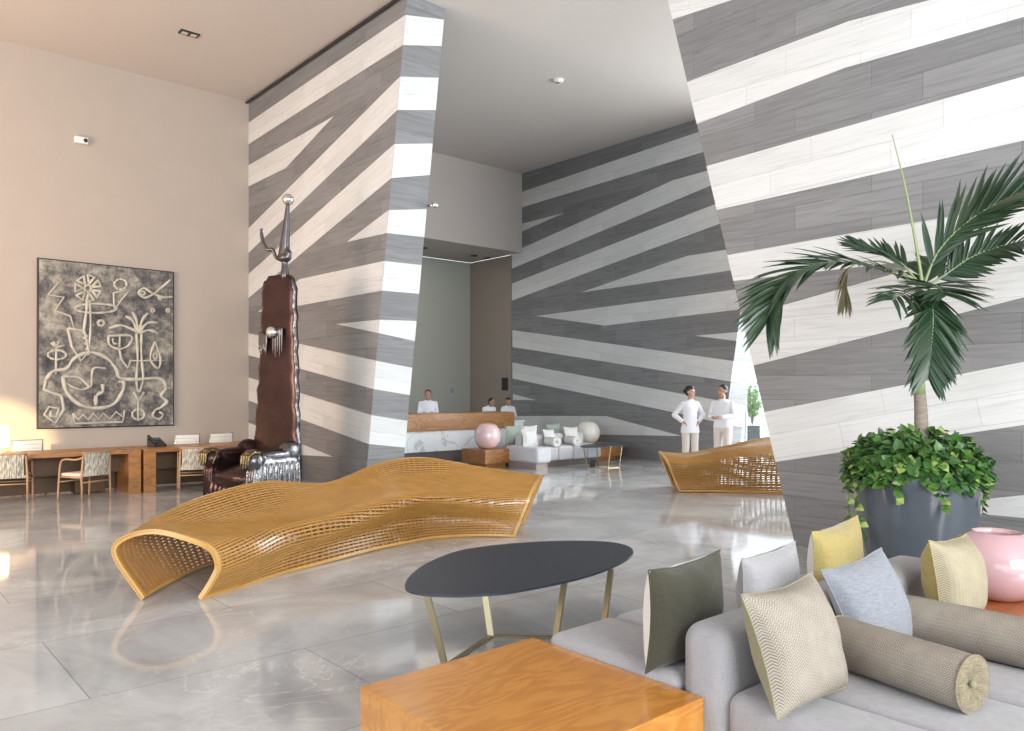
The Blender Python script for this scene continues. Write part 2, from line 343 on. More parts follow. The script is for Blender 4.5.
class Striped:
    """a slanted-ended wall running along D2, its face turned to -D1, the end face turned to +D2"""
    def __init__(s, name, base0, base1, top1, thick, top0=None, right=True):
        s.p0 = Vector(base0); s.n = -D1; s.bm = B(); s.name = name; s.thick = thick
        top0 = Vector(top0) if top0 is not None else Vector((base0[0], base0[1], HC))
        s.c = [Vector(base0), Vector(base1), Vector((top1[0], top1[1], HC)), top0]
        s.right = right
        fr = [s.bm.verts.new(v) for v in s.c]; bk = [s.bm.verts.new(v+D1*thick) for v in s.c]
        f = s.bm.faces.new(fr); setuv(s.bm, f, s.c[0], D2, Vector((0, 0, 1)))
        s.bm.faces.new(bk)
        for i in range(4):
            f = s.bm.faces.new((fr[i], fr[(i+1) % 4], bk[(i+1) % 4], bk[i]))
            setuv(s.bm, f, s.c[0], D1, Vector((0, 0, 1)))
        e = (s.c[1], s.c[2]) if right else (s.c[0], s.c[3])
        s.ea, s.eb = PR(e[0]), PR(e[1])
        if right: s.fa, s.fb = PR(e[0]+D1*thick), PR(e[1]+D1*thick)
    def ex(s, y, w='A'):
        a, b = (s.ea, s.eb) if w == 'A' else (s.fa, s.fb)
        return a[0]+(b[0]-a[0])*(y-a[1])/(b[1]-a[1])
    def px(s, p):
        if isinstance(p[0], str): return (s.ex(p[1], p[0]), p[1])
        return p
    def stripe(s, pts, ax=None, uvang=None, mi=1):
        """pts: picture points of one board field, carried onto the wall's face"""
        w = [onplane(*s.px(p), s.p0, s.n)+s.n*.004 for p in pts]
        s.put(w, s.n, mi)
    def put(s, w, n, mi=1, thick=.004):
        # direction of longest edge = board direction
        best = max(((w[(i+1) % len(w)]-w[i]) for i in range(len(w))), key=lambda e: e.length if abs(e.z) < 2.2*Vector((e.x, e.y)).length else 0)
        ax = best.normalized()
        if ax.dot(D2) < 0 and n == -D1: ax = -ax
        ay = n.cross(ax)*1
        if ay.z < 0: ay = -ay
        vs = [s.bm.verts.new(v) for v in w]; f = s.bm.faces.new(vs); f.material_index = mi; setuv(s.bm, f, w[0], ax, ay)
        for i in range(len(w)):
            j = (i+1) % len(w)
            q = s.bm.faces.new((vs[i], vs[j], s.bm.verts.new(w[j]-n*thick), s.bm.verts.new(w[i]-n*thick))); q.material_index = mi
    def end_stripe(s, ya0, ya1, yb0, yb1, mi=1):
        pts = [('A', ya0), ('B', yb0), ('B', yb1), ('A', ya1)]
        w = [onplane(*s.px(p), s.c[1]-Vector((0, 0, 0)), s.en)+s.en*.004 for p in pts]
        s.put(w, s.en, mi)
    def finish(s):
        # end face is a slanted plane through the leaning edge
        me = bpy.data.meshes.new(s.name); s.bm.to_mesh(me); s.bm.free()
        o = link(s.name, me, [M_DARK, M_LIGHT]); return tag(o, kind='structure')
def with_end(s):
    e = (s.c[2]-s.c[1]).normalized(); n = e.cross(D1).normalized()
    if n.dot(D2) < 0: n = -n
    s.en = n; return s
# first striped wall (meets the left wall)
tb = 4.52; tt = 5.72
w1 = with_end(Striped('wall_striped_near_left', C0, C0+D2*tb, C0+D2*tt, .68))
Lx = 247.5
for pts in [
    [(Lx, 123.5), ('A', 15), ('A', 45), (Lx, 145)],
    [(Lx, 166), (334, 116), (286, 168), (Lx, 187)],
    [(Lx, 229.5), ('A', 76.5), ('A', 110), (Lx, 254)],
    [(Lx, 275), ('A', 144), ('A', 178), (Lx, 299)],
    [(346.7, 242), ('A', 210), ('A', 233)],
    [(258, 312), (300, 279), ('A', 261), ('A', 290.5), (300.5, 305.4)],
    [(336, 324), ('A', 319.6), ('A', 333)],
    [(Lx, 333), (300.5, 344), ('A', 360.6), ('A', 389), (300.5, 368.7), (Lx, 355)],
    [(Lx, 377), (300.5, 393), ('A', 415), ('A', 444), (300.5, 419), (Lx, 400)],
    [(Lx, 422), (333, 456.7), (300, 455), (Lx, 452)]]: w1.stripe(pts)
for q in [(15, 45, 19.6, 46), (76.5, 110, 77.6, 110), (144, 178, 143.5, 175), (210, 233, 209, 237), (261, 290.5, 265, 293.7),
          (319.6, 333, 321, 341), (360.6, 389, 367.7, 395), (415, 444, 420.8, 447.5)]: w1.end_stripe(*q)
w1.finish()
# far striped wall
DP = Vector((.2, 21, 0))
def dpt(px):                                      # point on the far wall's foot under a picture column
    k = (px-CX)/F; t = (k*DP.y-DP.x)/(D2.x-k*D2.y); return DP+D2*t
w2b = dpt(719)
# top of the leaning end: the column x=768 at the top
def lean_top(p0, px_of_y):
    t = 0
    for i in range(60):
        p = p0+D2*t; y = HZ-F*(HC-EYE)/p.y; x = CX+F*p.x/p.y; t += (px_of_y(y)-x)*.005
    return p0+D2*t
w2t = lean_top(w2b, lambda y: 739.5-.139*(y-320.6))
w2 = with_end(Striped('wall_striped_far', dpt(511), w2b, w2t, .68))
def E(p, q):                                      # extend line p-q to the wall's leaning end
    y = q[1]
    for i in range(30): x = w2.ex(y); y = p[1]+(q[1]-p[1])*(x-p[0])/(q[0]-p[0])
    return ('A', y)
for pts in [
    [(521, 192.3), E((521.7, 192), (698.5, 132)), E((521.7, 207.5), (700, 153)), (521, 207.7)],
    [(521, 224), (564.6, 212.7), (521, 232)],
    [(512, 252.7), (673.8, 180), E((673.8, 180), (706, 171)), E((511, 269), (700, 190)), (512, 268.6)],
    [(512, 283.6), E((511, 284), (700, 210)), E((511, 301), (700, 231)), (512, 300.6)],
    [(580, 292.7), (686.8, 256), E((686.8, 256), (725, 250)), E((580, 292.7), (729.8, 270.6))],
    [(536, 316), E((536, 316), (731.7, 290)), E((605, 325.6), (738, 309.6)), (605, 325.6)],
    [(694.7, 335.7), ('A', 332), ('A', 341)],
    [(512.5, 330), ('A', 361), ('A', 381.5), (512.5, 347)],
    [(512.5, 362.5), (677.5, 393), ('A', 402), ('A', 424), (682, 414), (512.5, 378.5)],
    [(513, 394), (536, 400), (513, 400)],
    [(513, 416), (606, 416), (682, 436), (604, 434.6), (513, 434)]]: w2.stripe(pts)
for a, b in [(288, 308), (332, 341), (361, 381.5), (402, 424), (446, 466)]: w2.end_stripe(a, b, a+4, b+3)
w2.finish()
# near right striped wall: its left end leans, it runs towards the viewer
w3b = Vector((2.92, 8.05, 0)); w3e = w3b+D2*5.2
w3t = lean_top(w3b, lambda y: 668+.233*y)
w3 = Striped('wall_striped_right', w3b, w3e, w3e, .68, top0=(w3t.x, w3t.y, HC), right=False)
def R(p, q, x=1695): return (x, q[1]+(q[1]-p[1])*(x-q[0])/(q[0]-p[0]))
for pts in [
    [('A', -70), (960, -150), (960, -75), ('A', 19.6)],
    [('A', 82), (848.6, 21.4), R((848.6, 21.4), (930.5, 0)), R((845, 68), (1024, 17)), (845, 68), ('A', 124)],
    [('A', 166), R((707, 166), (1024, 76.5)), R((716, 210), (1024, 140.5)), ('A', 210)],
    [('A', 255), (838, 235.6), R((838, 236), (1024, 205)), R((906, 327), (1024, 297.5)), (890, 331), ('A', 365.6),
     ('A', 317), (888, 275.5), (948, 257), ('A', 281)],
    [('A', 412), (906, 384.6), R((906, 384.6), (1024, 361.8)), R((981, 433), (1024, 426.5)), (842, 452), ('A', 462)],
    [(905, 507), R((979, 496), (1024, 491.7)), R((979, 516), (1024, 520))]]: w3.stripe(pts)
w3.finish()
# header over the reception, alcove behind
hp = C0+D1*.68; he = dpt(522)+D2*0
t_h = (dpt(522)-C0).dot(D1)
HP0 = dpt(522)-D1*(t_h-.7)
slab('wall_header', HP0, dpt(522), 5.28, HC, .3, M_HEAD)
al0 = HP0-D2*2.25; al1 = dpt(522)-D2*2.25
slab('wall_alcove', al0, al1+D1*.02, 0, 5.28, .2, M_GGREY)
slab('wall_alcove_side', dpt(511)-D2*.0, dpt(511)-D2*2.0, 0, 5.28, -.3, M_BROWNW)
bm = B(); cs = [HP0-D2*.3, dpt(522)-D2*.3, al1, al0]
lo = [bm.verts.new((p.x, p.y, 5.285)) for p in cs]; hi = [bm.verts.new((p.x, p.y, 5.4)) for p in cs]
bm.faces.new(lo); bm.faces.new(hi)
for i in range(4): bm.faces.new((lo[i], lo[(i+1) % 4], hi[(i+1) % 4], hi[i]))
tag(obj('ceiling_alcove', bm, M_HEAD), kind='structure')
# shadow-gap track along the top of the first striped wall
bm = B(); a = C0-D1*.05; b = C0+D2*tt-D1*.05
tube(bm, [a+Vector((0, 0, HC-.03)), b+Vector((0, 0, HC-.03))], .028, 4); tag(obj('trim_1', bm, M_BLACK), kind='structure')
# glass wall beyond the striped wall
gw0 = w2b+D1*2.6-D2*1.0; gw1 = gw0+D2*10.5
r = thing('window_1', None, None); tag(r, kind='structure')
bm = B(); n = int(5)
for i in range(n+1):
    p = gw0.lerp(gw1, i/n); tube(bm, [p, p+Vector((0, 0, HC))], .03, 4)
for z in (.05, 2.9, HC-.05): tube(bm, [gw0+Vector((0, 0, z)), gw1+Vector((0, 0, z))], .03, 4)
obj('window_frame', bm, mat('pale_window_frame', (.75, .77, .78), .4), r)
mg, t, b_ = nt('clear_window_glass'); tr_ = t.nodes.new('ShaderNodeBsdfTransparent'); tr_.inputs[0].default_value = (.95, .98, .98, 1)
b_.inputs['Roughness'].default_value = .02; b_.inputs['Base Color'].default_value = (.9, .95, .95, 1); ms_ = t.nodes.new('ShaderNodeMixShader'); ms_.inputs[0].default_value = .07
t.links.new(tr_.outputs[0], ms_.inputs[1]); t.links.new(b_.outputs[0], ms_.inputs[2]); t.links.new(ms_.outputs[0], t.nodes['Material Output'].inputs['Surface'])
def pane(name, a, b, z0, z1, parent=None, th=.012):
    bm = B(); d = (b-a).normalized(); nn = Vector((-d.y, d.x, 0))*th
    c = [a, b, b+nn, a+nn]; lo = [bm.verts.new((v.x, v.y, z0)) for v in c]; hi = [bm.verts.new((v.x, v.y, z1)) for v in c]
    bm.faces.new(lo); bm.faces.new(hi)
    for i in range(4): bm.faces.new((lo[i], lo[(i+1) % 4], hi[(i+1) % 4], hi[i]))
    return obj(name, bm, mg, parent)
pane('pane', gw0, gw1, .05, HC-.05, r)
# terrace outside, a white paved strip and a low glass rail
bm = B(); p = gw0+D1*.1; poly(bm, [p+Vector((0, 0, .012)), p+D2*16+Vector((0, 0, .012)), p+D2*16+D1*25+Vector((0, 0, .012)), p+D1*25-D2*4+Vector((0, 0, .012)), p-D2*4+Vector((0, 0, .012))])
tag(obj('ground_terrace', bm, mat('white_terrace_paving', (.8, .8, .78), .7, var=.05, scale=3)), kind='structure')

# ------------------------------------------------------------------ downlights, sprinkler, sensor
def place_c(px, py, z=HC): 
    Y = (EYE-z)*F/(py-HZ); return Vector(((px-CX)/F*Y, Y, z))
p = place_c(189, 33)
dl = thing('downlight', 'small black square twin downlight recessed in the left ceiling', 'ceiling light', p, math.atan2(D1.y, D1.x))
bm = B(); box(bm, (0, 0, -.012), (.30, .16, .02), bev=.003); obj('frame', bm, M_BLACK, dl)
for sx in (-.07, .07):
    bm = B(); box(bm, (sx, 0, -.024), (.09, .09, .006)); obj('lens', bm, mat('lamp_lens', (.6, .58, .5), .3), dl)
for px, py, lb in [(558, 80, 'white round detector disc on the ceiling above the reception lobby'),]:
    p = place_c(px, py); s = thing('ceiling_detector', lb, 'smoke detector', p)
    bm = B(); lathe(bm, [(0, -.045), (.09, -.04), (.10, -.02), (.11, 0)]); obj('cover', bm, mat('white_plastic', (.8, .8, .78), .4), s, True)
    bm = B(); lathe(bm, [(0, -.055), (.035, -.052), (.04, -.04)]); obj('sensor_tip', bm, M_STEEL, s, True)
for px, py, lb in [(424, 248, 'left recessed black downlight in the reception alcove soffit'), (474, 255.5, 'middle recessed twin downlight in the reception alcove soffit'), (487, 258, 'right small recessed downlight in the reception alcove soffit')]:
    p = place_c(px, py, 5.28); s = thing('recessed_downlight', lb, 'ceiling light', p, math.atan2(D1.y, D1.x))
    bm = B(); lathe(bm, [(.10, 0), (.10, -.012), (.075, -.012), (.07, -.004), (0, -.004)]); obj('ring', bm, M_BLACK, s, True)
WLn = D2
def onleft(px, py, off=0.0): return onplane(px, py, C0, WLn)+WLn*off
p = onleft(80.5, 141, .05); rzL = math.atan2(D1.y, D1.x)
s = thing('wall_sensor', 'small white motion sensor box high on the beige left wall', 'sensor', p, rzL)
bm = B(); box(bm, (0, 0, 0), (.22, .08, .12), bev=.02); obj('housing', bm, mat('white_plastic', (.8, .8, .78), .4), s, True)
bm = B(); ell(bm, (.06, -.045, 0), (.035, .02, .035)); obj('lens', bm, M_BLACK, s, True)
p = w1.c[1]; 
s = thing('security_camera', 'tiny chrome camera on the edge of the first striped wall', 'camera', onplane(428, 206, C0+D2*0+D1*.7, D1))
bm = B(); tube(bm, [(0, 0, 0), (.10, -.06, .0)], .02, 8); ell(bm, (.12, -.07, 0), (.05, .05, .05)); obj('body', bm, M_STEEL, s, True)

# ------------------------------------------------------------------ painting
def on_p(px, py, off): return onleft(px, py, off)
pc = on_p(104, 346, 0)
pt = thing('relief_painting', 'large square relief painting of pale plant-like line symbols on dark grey', 'painting', pc)
cor = [on_p(38, 259, 0)-pc, on_p(172, 273, 0)-pc, on_p(172, 424.5, 0)-pc, on_p(37.5, 428, 0)-pc]
bm = B(); fr = [bm.verts.new(v+WLn*.07) for v in cor]; bk = [bm.verts.new(v+WLn*.005) for v in cor]
bm.faces.new(fr); bm.faces.new(bk)
for i in range(4): bm.faces.new((fr[i], fr[(i+1) % 4], bk[(i+1) % 4], bk[i]))
m, t, b_ = nt('mottled_plaster_relief'); N = t.nodes; L = t.links; tc = N.new('ShaderNodeTexCoord')
nz = N.new('ShaderNodeTexNoise'); nz.inputs['Scale'].default_value = 2.6; nz.inputs['Detail'].default_value = 12; nz.inputs['Roughness'].default_value = .78; L.new(tc.outputs['Object'], nz.inputs[0])
rp = ramp(N, [(.36, (.03, .03, .035)), (.46, (.10, .095, .10)), (.54, (.26, .24, .20)), (.66, (.50, .47, .40))]); L.new(nz.outputs[0], rp.inputs[0]); L.new(rp.outputs[0], b_.inputs['Base Color'])
bp = N.new('ShaderNodeBump'); bp.inputs['Distance'].default_value = .03; L.new(nz.outputs[0], bp.inputs['Height']); L.new(bp.outputs[0], b_.inputs['Normal']); b_.inputs['Roughness'].default_value = .6
obj('canvas', bm, m, pt)
bm = B(); tube(bm, [v+WLn*.045 for v in cor], .03, 4, closed=True); obj('frame', bm, M_BLACK, pt)
def cp(x, y): return (20+x/3.953, 250+y/3.953)
strokes = []
def S(pts, r=.016, sm=True, closed=False):
    w = [on_p(*cp(*p), .078)-pc for p in pts]
    if closed: w.append(w[0])
    if sm: w = spline(w, len(w)*5)
    strokes.append((w, r))
def circ(x, y, rx, ry, r=.014, n=14): S([(x+rx*math.cos(2*PI*k/n), y+ry*math.sin(2*PI*k/n)) for k in range(n+1)], r)
# petal wheel on a stalk
for k in range(7):
    a = 2*PI*k/7-.4; S([(264+18*math.cos(a), 153+18*math.sin(a)), (264+52*math.cos(a-.3), 153+52*math.sin(a-.3)), (264+52*math.cos(a+.3), 153+52*math.sin(a+.3)), (264+18*math.cos(a), 153+18*math.sin(a))], .017, False)
circ(264, 153, 13, 13); S([(262, 205), (256, 260), (246, 330)], .017); S([(272, 205), (275, 300), (268, 400)], .013)
circ(297, 232, 82, 18, .014, 16)
S([(185, 310), (200, 380), (236, 440), (268, 400), (250, 320), (185, 310)], .015, False)
for k in range(4): S([(250+6*k, 330+22*k), (262+3*k, 340+22*k), (246+5*k, 352+22*k)], .012, False)
# zig-zag lightning, upper left
S([(150, 130), (108, 178), (170, 188), (135, 240), (195, 262), (212, 318)], .012, False)
# bird head, spiral fish
circ(393, 137, 24, 20); S([(430, 157), (365, 172), (368, 238), (398, 196), (432, 157)], .013, False)
S([(590, 120), (530, 170), (490, 190), (465, 172), (485, 152), (515, 170), (560, 188), (598, 186)], .016); circ(480, 172, 9, 7)
circ(316, 290, 12, 10, .017)
# palm shape, long trunk
for q in [[(462, 330), (440, 280), (412, 262)], [(462, 330), (455, 280), (440, 245)], [(465, 330), (478, 280), (500, 250)], [(465, 325), (500, 290), (538, 288)], [(462, 325), (400, 300), (348, 310)], [(465, 330), (505, 318), (540, 330)]]: S(q, .018)
S([(455, 330), (460, 430), (455, 520), (466, 560), (482, 510), (475, 420), (475, 330)], .015)
# half bowls
S([(345, 340), (350, 375), (388, 392), (428, 375), (433, 340), (345, 340)], .015); S([(390, 340), (388, 385)], .012, False); S([(362, 350), (365, 368), (380, 372)], .012)
S([(388, 392), (395, 430), (420, 468), (432, 438)], .014, False); S([(432, 438), (570, 437)], .009, False)
# flame drop
S([(528, 362), (510, 430), (540, 468), (550, 430), (528, 362)], .014); circ(530, 420, 7, 12)
# big nest curve
S([(100, 510), (130, 478), (180, 470), (210, 430), (270, 405), (335, 425), (375, 470), (390, 505), (450, 512), (545, 508), (572, 545), (553, 575), (575, 600), (548, 625)], .022)
S([(165, 500), (180, 560), (230, 610), (300, 625), (365, 610), (400, 560), (405, 525), (385, 520)], .022)
S([(165, 500), (230, 505), (275, 540), (285, 470), (335, 468)], .014); S([(275, 540), (235, 552), (185, 530), (165, 500)], .013)
S([(295, 615), (300, 575), (322, 560), (322, 530)], .02); S([(295, 575), (290, 600)], .016, False)
# small flower eye left
S([(140, 385), (138, 490)], .013, False); circ(143, 415, 36, 18); 
for q in [[(140, 385), (118, 368)], [(140, 385), (150, 362)], [(140, 385), (172, 378)], [(140, 385), (128, 362)]]: S(q, .011, False)
# square spirals
S([(100, 510), (90, 550), (160, 575), (170, 630), (135, 685), (92, 650), (110, 620), (150, 625), (140, 660), (115, 655), (120, 638)], .017, False)
S([(548, 625), (530, 632), (520, 655), (545, 668), (560, 650), (545, 640)], .015)
# saw teeth bed and fork
S([(205, 645), (225, 672), (245, 650), (265, 672), (285, 645), (305, 670), (325, 645), (350, 668), (375, 640), (405, 662), (408, 632)], .014, False); S([(205, 645), (212, 685), (400, 680), (405, 662)], .012, False)
S([(445, 560), (462, 598), (485, 562)], .016, False); S([(462, 598), (462, 668)], .013, False); circ(463, 650, 24, 20)
circ(520, 240, 6, 6); circ(580, 240, 6, 6); circ(548, 190, 6, 5)
bm = B()
for w, r_ in strokes: tube(bm, w, [r_*(1.45+.35*math.sin(i*.8)) for i in range(len(w))], 6)
obj('relief_lines', bm, mat('cream_relief_paint', (.50, .47, .39), .7, var=.45, scale=7), pt, True)

# ------------------------------------------------------------------ desks, chairs at the left wall
rz1 = math.atan2(D1.y, D1.x)
def desk(name, label, p0, length):
    """p0: left front foot corner; local x along the wall, local +y towards the wall"""
    t_ = thing(name, label, 'desk', p0, rz1)
    bm = B(); box(bm, (length/2, .42, .65), (length, .84, .06), bev=.004); obj('desk_top', bm, M_DESK, t_)
    for x in (.09, length-.09):
        bm = B(); box(bm, (x, .42, .31), (.18, .84, .62), bev=.004); obj('side_panel', bm, M_DESK, t_)
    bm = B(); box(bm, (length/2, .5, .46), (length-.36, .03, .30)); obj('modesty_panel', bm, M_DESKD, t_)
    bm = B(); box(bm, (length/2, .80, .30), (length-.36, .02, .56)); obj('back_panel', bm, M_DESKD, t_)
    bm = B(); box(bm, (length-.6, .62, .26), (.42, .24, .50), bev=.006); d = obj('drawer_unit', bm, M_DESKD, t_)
    for z in (.15, .32, .46):
        bm = B(); box(bm, (length-.6, .49, z), (.14, .012, .012)); obj('drawer_handle', bm, M_STEEL, t_) if False else bm.free()
    return t_
DF = G(142.5, 493)
desk('reception_desk', 'long brown wood desk at left under the painting, sunlit at its left end', DF-D1*3.6, 3.58)
desk('reception_desk', 'brown wood desk between the painted wall and the bronze throne', DF+D1*.02, 2.55)
def office_chair(label, loc, rz):
    t_ = thing('office_chair', label, 'office chair', loc, rz, None)
    bm = B()
    for k in range(5): box(bm, (0, .23, .55+.075*k+.03), (.44, .035, .072), bev=.012)
    obj('backrest', bm, mat('white_leather', (.82, .80, .74), .5, var=.03), t_, True)
    bm = B(); tube(bm, [(-.23, .24, .46), (-.235, .235, .93), (.235, .235, .93), (.23, .24, .46)], .012, 6); obj('back_frame', bm, M_STEEL, t_, True)
    bm = B(); box(bm, (0, 0, .455), (.46, .46, .06), bev=.02); obj('seat', bm, MATS['white_leather'], t_, True)
    for s_ in (-1, 1):
        bm = B(); tube(bm, spline([(.25*s_, .2, .46), (.27*s_, .18, .62), (.27*s_, -.05, .63), (.25*s_, -.1, .46)], 12), .013, 6); obj('armrest', bm, M_BLACK, t_, True)
    bm = B(); tube(bm, [(0, 0, .43), (0, 0, .1)], .025, 10); obj('gas_column', bm, M_STEEL, t_, True)
    for k in range(5):
        a = 2*PI*k/5+.3; e = Vector((math.cos(a)*.28, math.sin(a)*.28, .07))
        bm = B(); tube(bm, [(0, 0, .11), e+Vector((0, 0, .01))], [.022, .014], 6); lg = obj('leg', bm, M_STEEL, t_)
        bm = B(); box(bm, e+Vector((0, 0, -.035)), (.03, .05, .05), bev=.012); obj('caster', bm, M_BLACK, lg)
    return t_
def bl(px, Y, ): return Vector(((px-CX)/F*Y, Y, 0))
# behind the desks (their chair backs rise over the desk tops)
def behind(px, depth):     # point on a line parallel to the wall, depth behind the desk front
    o = DF-D2*depth; k = (px-CX)/F; t_ = (k*o.y-o.x)/(D1.x-k*D1.y); return o+D1*t_
oc = office_chair('white office chair behind the sunlit left end of the desk', behind(31, 1.2), rz1+.05)
oc.scale = (.9, .9, .87)
dup(oc, behind(191, 1.2), rz1-.05, 'white office chair behind the desk, just above the front woven chair')
dup(oc, behind(226, 1.2), rz1, 'white office chair behind the desk, beside the bronze throne')
M_CH = mat('oak_chair_frame', (.42, .25, .14), .45, var=.12, scale=6)
def weave():
    m, t, b = nt('grey_beige_rope_weave'); N = t.nodes; L = t.links; tc = N.new('ShaderNodeTexCoord')
    mp = N.new('ShaderNodeMapping'); mp.inputs['Scale'].default_value = (60, 60, 9); L.new(tc.outputs['Object'], mp.inputs[0])
    n1 = N.new('ShaderNodeTexNoise'); n1.inputs['Scale'].default_value = 1.2; L.new(mp.outputs[0], n1.inputs[0])
    r1 = ramp(N, [(.38, (.20, .18, .14)), (.5, (.48, .44, .35)), (.62, (.66, .62, .52))]); L.new(n1.outputs[0], r1.inputs[0]); L.new(r1.outputs[0], b.inputs['Base Color']); b.inputs['Roughness'].default_value = .9
    return m
M_WEAVE = weave()
def arm_chair(label, loc, rz, sc=.9):
    """local: back towards -y (viewer side), seat opens to +y"""
    t_ = thing('woven_armchair', label, 'chair', loc, rz)
    for sx in (-1, 1):
        bm = B(); tube(bm, [(.27*sx, -.24, 0), (.265*sx, -.22, .40), (.25*sx, -.24, .74)], [.015, .019, .015], 8); obj('leg', bm, M_CH, t_, True)
        bm = B(); tube(bm, spline([(.29*sx, .27, 0), (.285*sx, .25, .35), (.28*sx, .22, .60), (.28*sx, .12, .665), (.275*sx, -.1, .665), (.25*sx, -.24, .70)], 24), .016, 8); obj('armrest', bm, M_CH, t_, True)
    for y, z in ((-.225, .30), (.24, .30)):
        bm = B(); tube(bm, [(-.27, y, z), (.27, y, z)], .013, 6); obj('stretcher', bm, M_CH, t_, True)
    for sx in (-1, 1):
        bm = B(); tube(bm, [(.27*sx, -.22, .38), (.28*sx, .24, .38)], .016, 6); obj('seat_rail', bm, M_CH, t_, True)
    bm = B(); box(bm, (0, .01, .415), (.52, .48, .055), bev=.022); obj('seat', bm, mat('cream_seat_pad', (.70, .60, .50), .85), t_, True)
    bm = B(); n = 14
    for i in range(n):   # bowed woven back made of vertical cords over two rails
        for (za, zb) in ((.40, .76),):
            x0 = -.225+.45*i/n; x1 = -.225+.45*(i+1)/n-.004; f = lambda x: -.245-.05*(1-(x/.24)**2)
            q = [bm.verts.new((x, f(x)+dy, z)) for dy in (0, .028) for x, z in ((x0, za), (x1, za), (x1, zb), (x0, zb))]
            for fa in ((0, 1, 2, 3), (4, 7, 6, 5), (0, 4, 5, 1), (1, 5, 6, 2), (2, 6, 7, 3), (3, 7, 4, 0)): bm.faces.new([q[k] for k in fa])
    obj('woven_back', bm, M_WEAVE, t_)
    bm = B(); tube(bm, [(x, -.23-.05*(1-(x/.24)**2), .775) for x in [-.26+.52*k/10 for k in range(11)]], .017, 8); obj('top_rail', bm, M_CH, t_, True)
    return t_
ac = arm_chair('woven-back armchair turned three-quarters in front of the left desk', G(84, 499.5)+Vector((0, .05, 0)), 1.2)
ac.scale = (.9, .9, .9)
dup(ac, G(191.5, 492)+Vector((0, .16, 0)), .42, 'woven-back armchair seen squarely from behind, in front of the right desk')
dup(ac, G(5, 503)+Vector((0, .1, 0)), .45, 'woven-back armchair cut by the left edge of the picture')
# desk telephone
pz = behind(157, .45)+Vector((0, 0, .68))
t_ = thing('desk_phone', 'black desk telephone on the desk right of the painting', 'telephone', pz, rz1+.3)
bm = B(); q = [(-.11, -.10, 0), (.11, -.10, 0), (.11, .10, 0), (-.11, .10, 0), (-.11, -.10, .03), (.11, -.10, .03), (.11, .10, .14), (-.11, .10, .14)]
vs = [bm.verts.new(v) for v in q]
for fa in ((0, 3, 2, 1), (4, 5, 6, 7), (0, 1, 5, 4), (1, 2, 6, 5), (2, 3, 7, 6), (3, 0, 4, 7)): bm.faces.new([vs[k] for k in fa])
obj('phone_base', bm, M_BLACK, t_)
bm = B(); tube(bm, spline([(-.085, -.10, .06), (-.085, -.06, .10), (-.085, .05, .15), (-.085, .10, .17)], 10), [.028]*2+[.018]*6+[.028]*2, 8); obj('handset', bm, M_BLACK, t_, True)
bm = B(); box(bm, (.03, .06, .125), (.1, .06, .008), rot=Matrix.Rotation(.5, 4, 'X')); obj('screen', bm, mat('phone_screen', (.1, .12, .13), .2), t_)
# table lamp
lp = behind(-1, .45)+Vector((0, 0, .68))
t_ = thing('table_lamp', 'lit white-shaded table lamp on the desk at the left edge', 'lamp', lp)
bm = B(); lathe(bm, [(0, 0), (.09, 0), (.09, .015), (.02, .03), (.015, .12), (0, .12)]); obj('base', bm, M_BRASS, t_, True)
bm = B(); lathe(bm, [(.125, .10), (.11, .40), (.104, .40), (.119, .10), (.125, .10)]); obj('lamp_shade', bm, mat('glowing_lamp_shade', (.9, .8, .6), .8, emit=(1, .72, .36, 7)), t_, True)

# ------------------------------------------------------------------ bronze throne
tp = Vector((-3.72, 11.3, 0))
th = thing('bronze_throne', 'tall dark bronze high-backed throne with clawed hands, before the first striped wall', 'sculpture', tp, math.radians(-30))
bm = B()
prof = [(.30, .45, .33), (.6, .45, .33), (1.0, .43, .35), (1.5, .395, .36), (2.0, .365, .37), (2.4, .34, .37), (2.8, .325, .37), (3.10, .308, .37), (3.22, .285, .37), (3.30, .20, .37)]
xo = lambda z: .05+.045*z/3.3
rng = random.Random(3)
rings = []
for i in range(46):
    z = .1+3.2*i/45
    for a, b in zip(prof, prof[1:]):
        if z <= b[0] or b is prof[-1]:
            u = min(1, max(0, (z-a[0])/(b[0]-a[0]))); w = a[1]+(b[1]-a[1])*u; y0 = a[2]+(b[2]-a[2])*u; break
    wob = .012*math.sin(z*17)+.008*math.sin(z*31)
    ring = []
    for k in range(24):
        an = 2*PI*k/24; cx, sy = math.cos(an), math.sin(an)
        x = (w+wob)*math.copysign(abs(cx)**.35, cx); y = .10*math.copysign(abs(sy)**.45, sy)
        if sy < 0: y *= .45
        ring.append(bm.verts.new((x+xo(z), y0+y, z)))
    rings.append(ring)
for a, b in zip(rings, rings[1:]):
    for k in range(24): bm.faces.new((a[k], a[(k+1) % 24], b[(k+1) % 24], b[k]))
bm.faces.new(rings[0]); bm.faces.new(rings[-1])
obj('backrest', bm, M_BRONZE, th, True)
bm = B()   # rims along both long edges, lit gloss painted into the right one
for sx in (-1, 1):
    pts = []
    for i in range(60):
        z = .55+2.68*i/59
        for a, b in zip(prof, prof[1:]):
            if z <= b[0]: break
        u = (z-a[0])/(b[0]-a[0]); w = a[1]+(b[1]-a[1])*u
        pts.append((xo(z)+sx*(w+.012*math.sin(z*17)+.006*math.sin(z*40)), .355, z))
    tube(bm, pts, [.020+.004*math.sin(i*.9) for i in range(60)], 8)
    obj('edge_rim', bm, M_BRLIT if sx > 0 else M_BRONZE, th, True); bm = B()
bm.free()
bm = B()   # seat and skirts, melted forms
box(bm, (0, -.05, .24), (.80, .84, .42), bev=.08); ell(bm, (0, -.42, .36), (.38, .12, .13)); 
for k in range(9): ell(bm, (-.36+.09*k, -.44, .14), (.055, .07, .2))
ell(bm, (0, 0, .47), (.36, .40, .07))
blob('seat', bm, M_BRONZE, th, .018, 3)
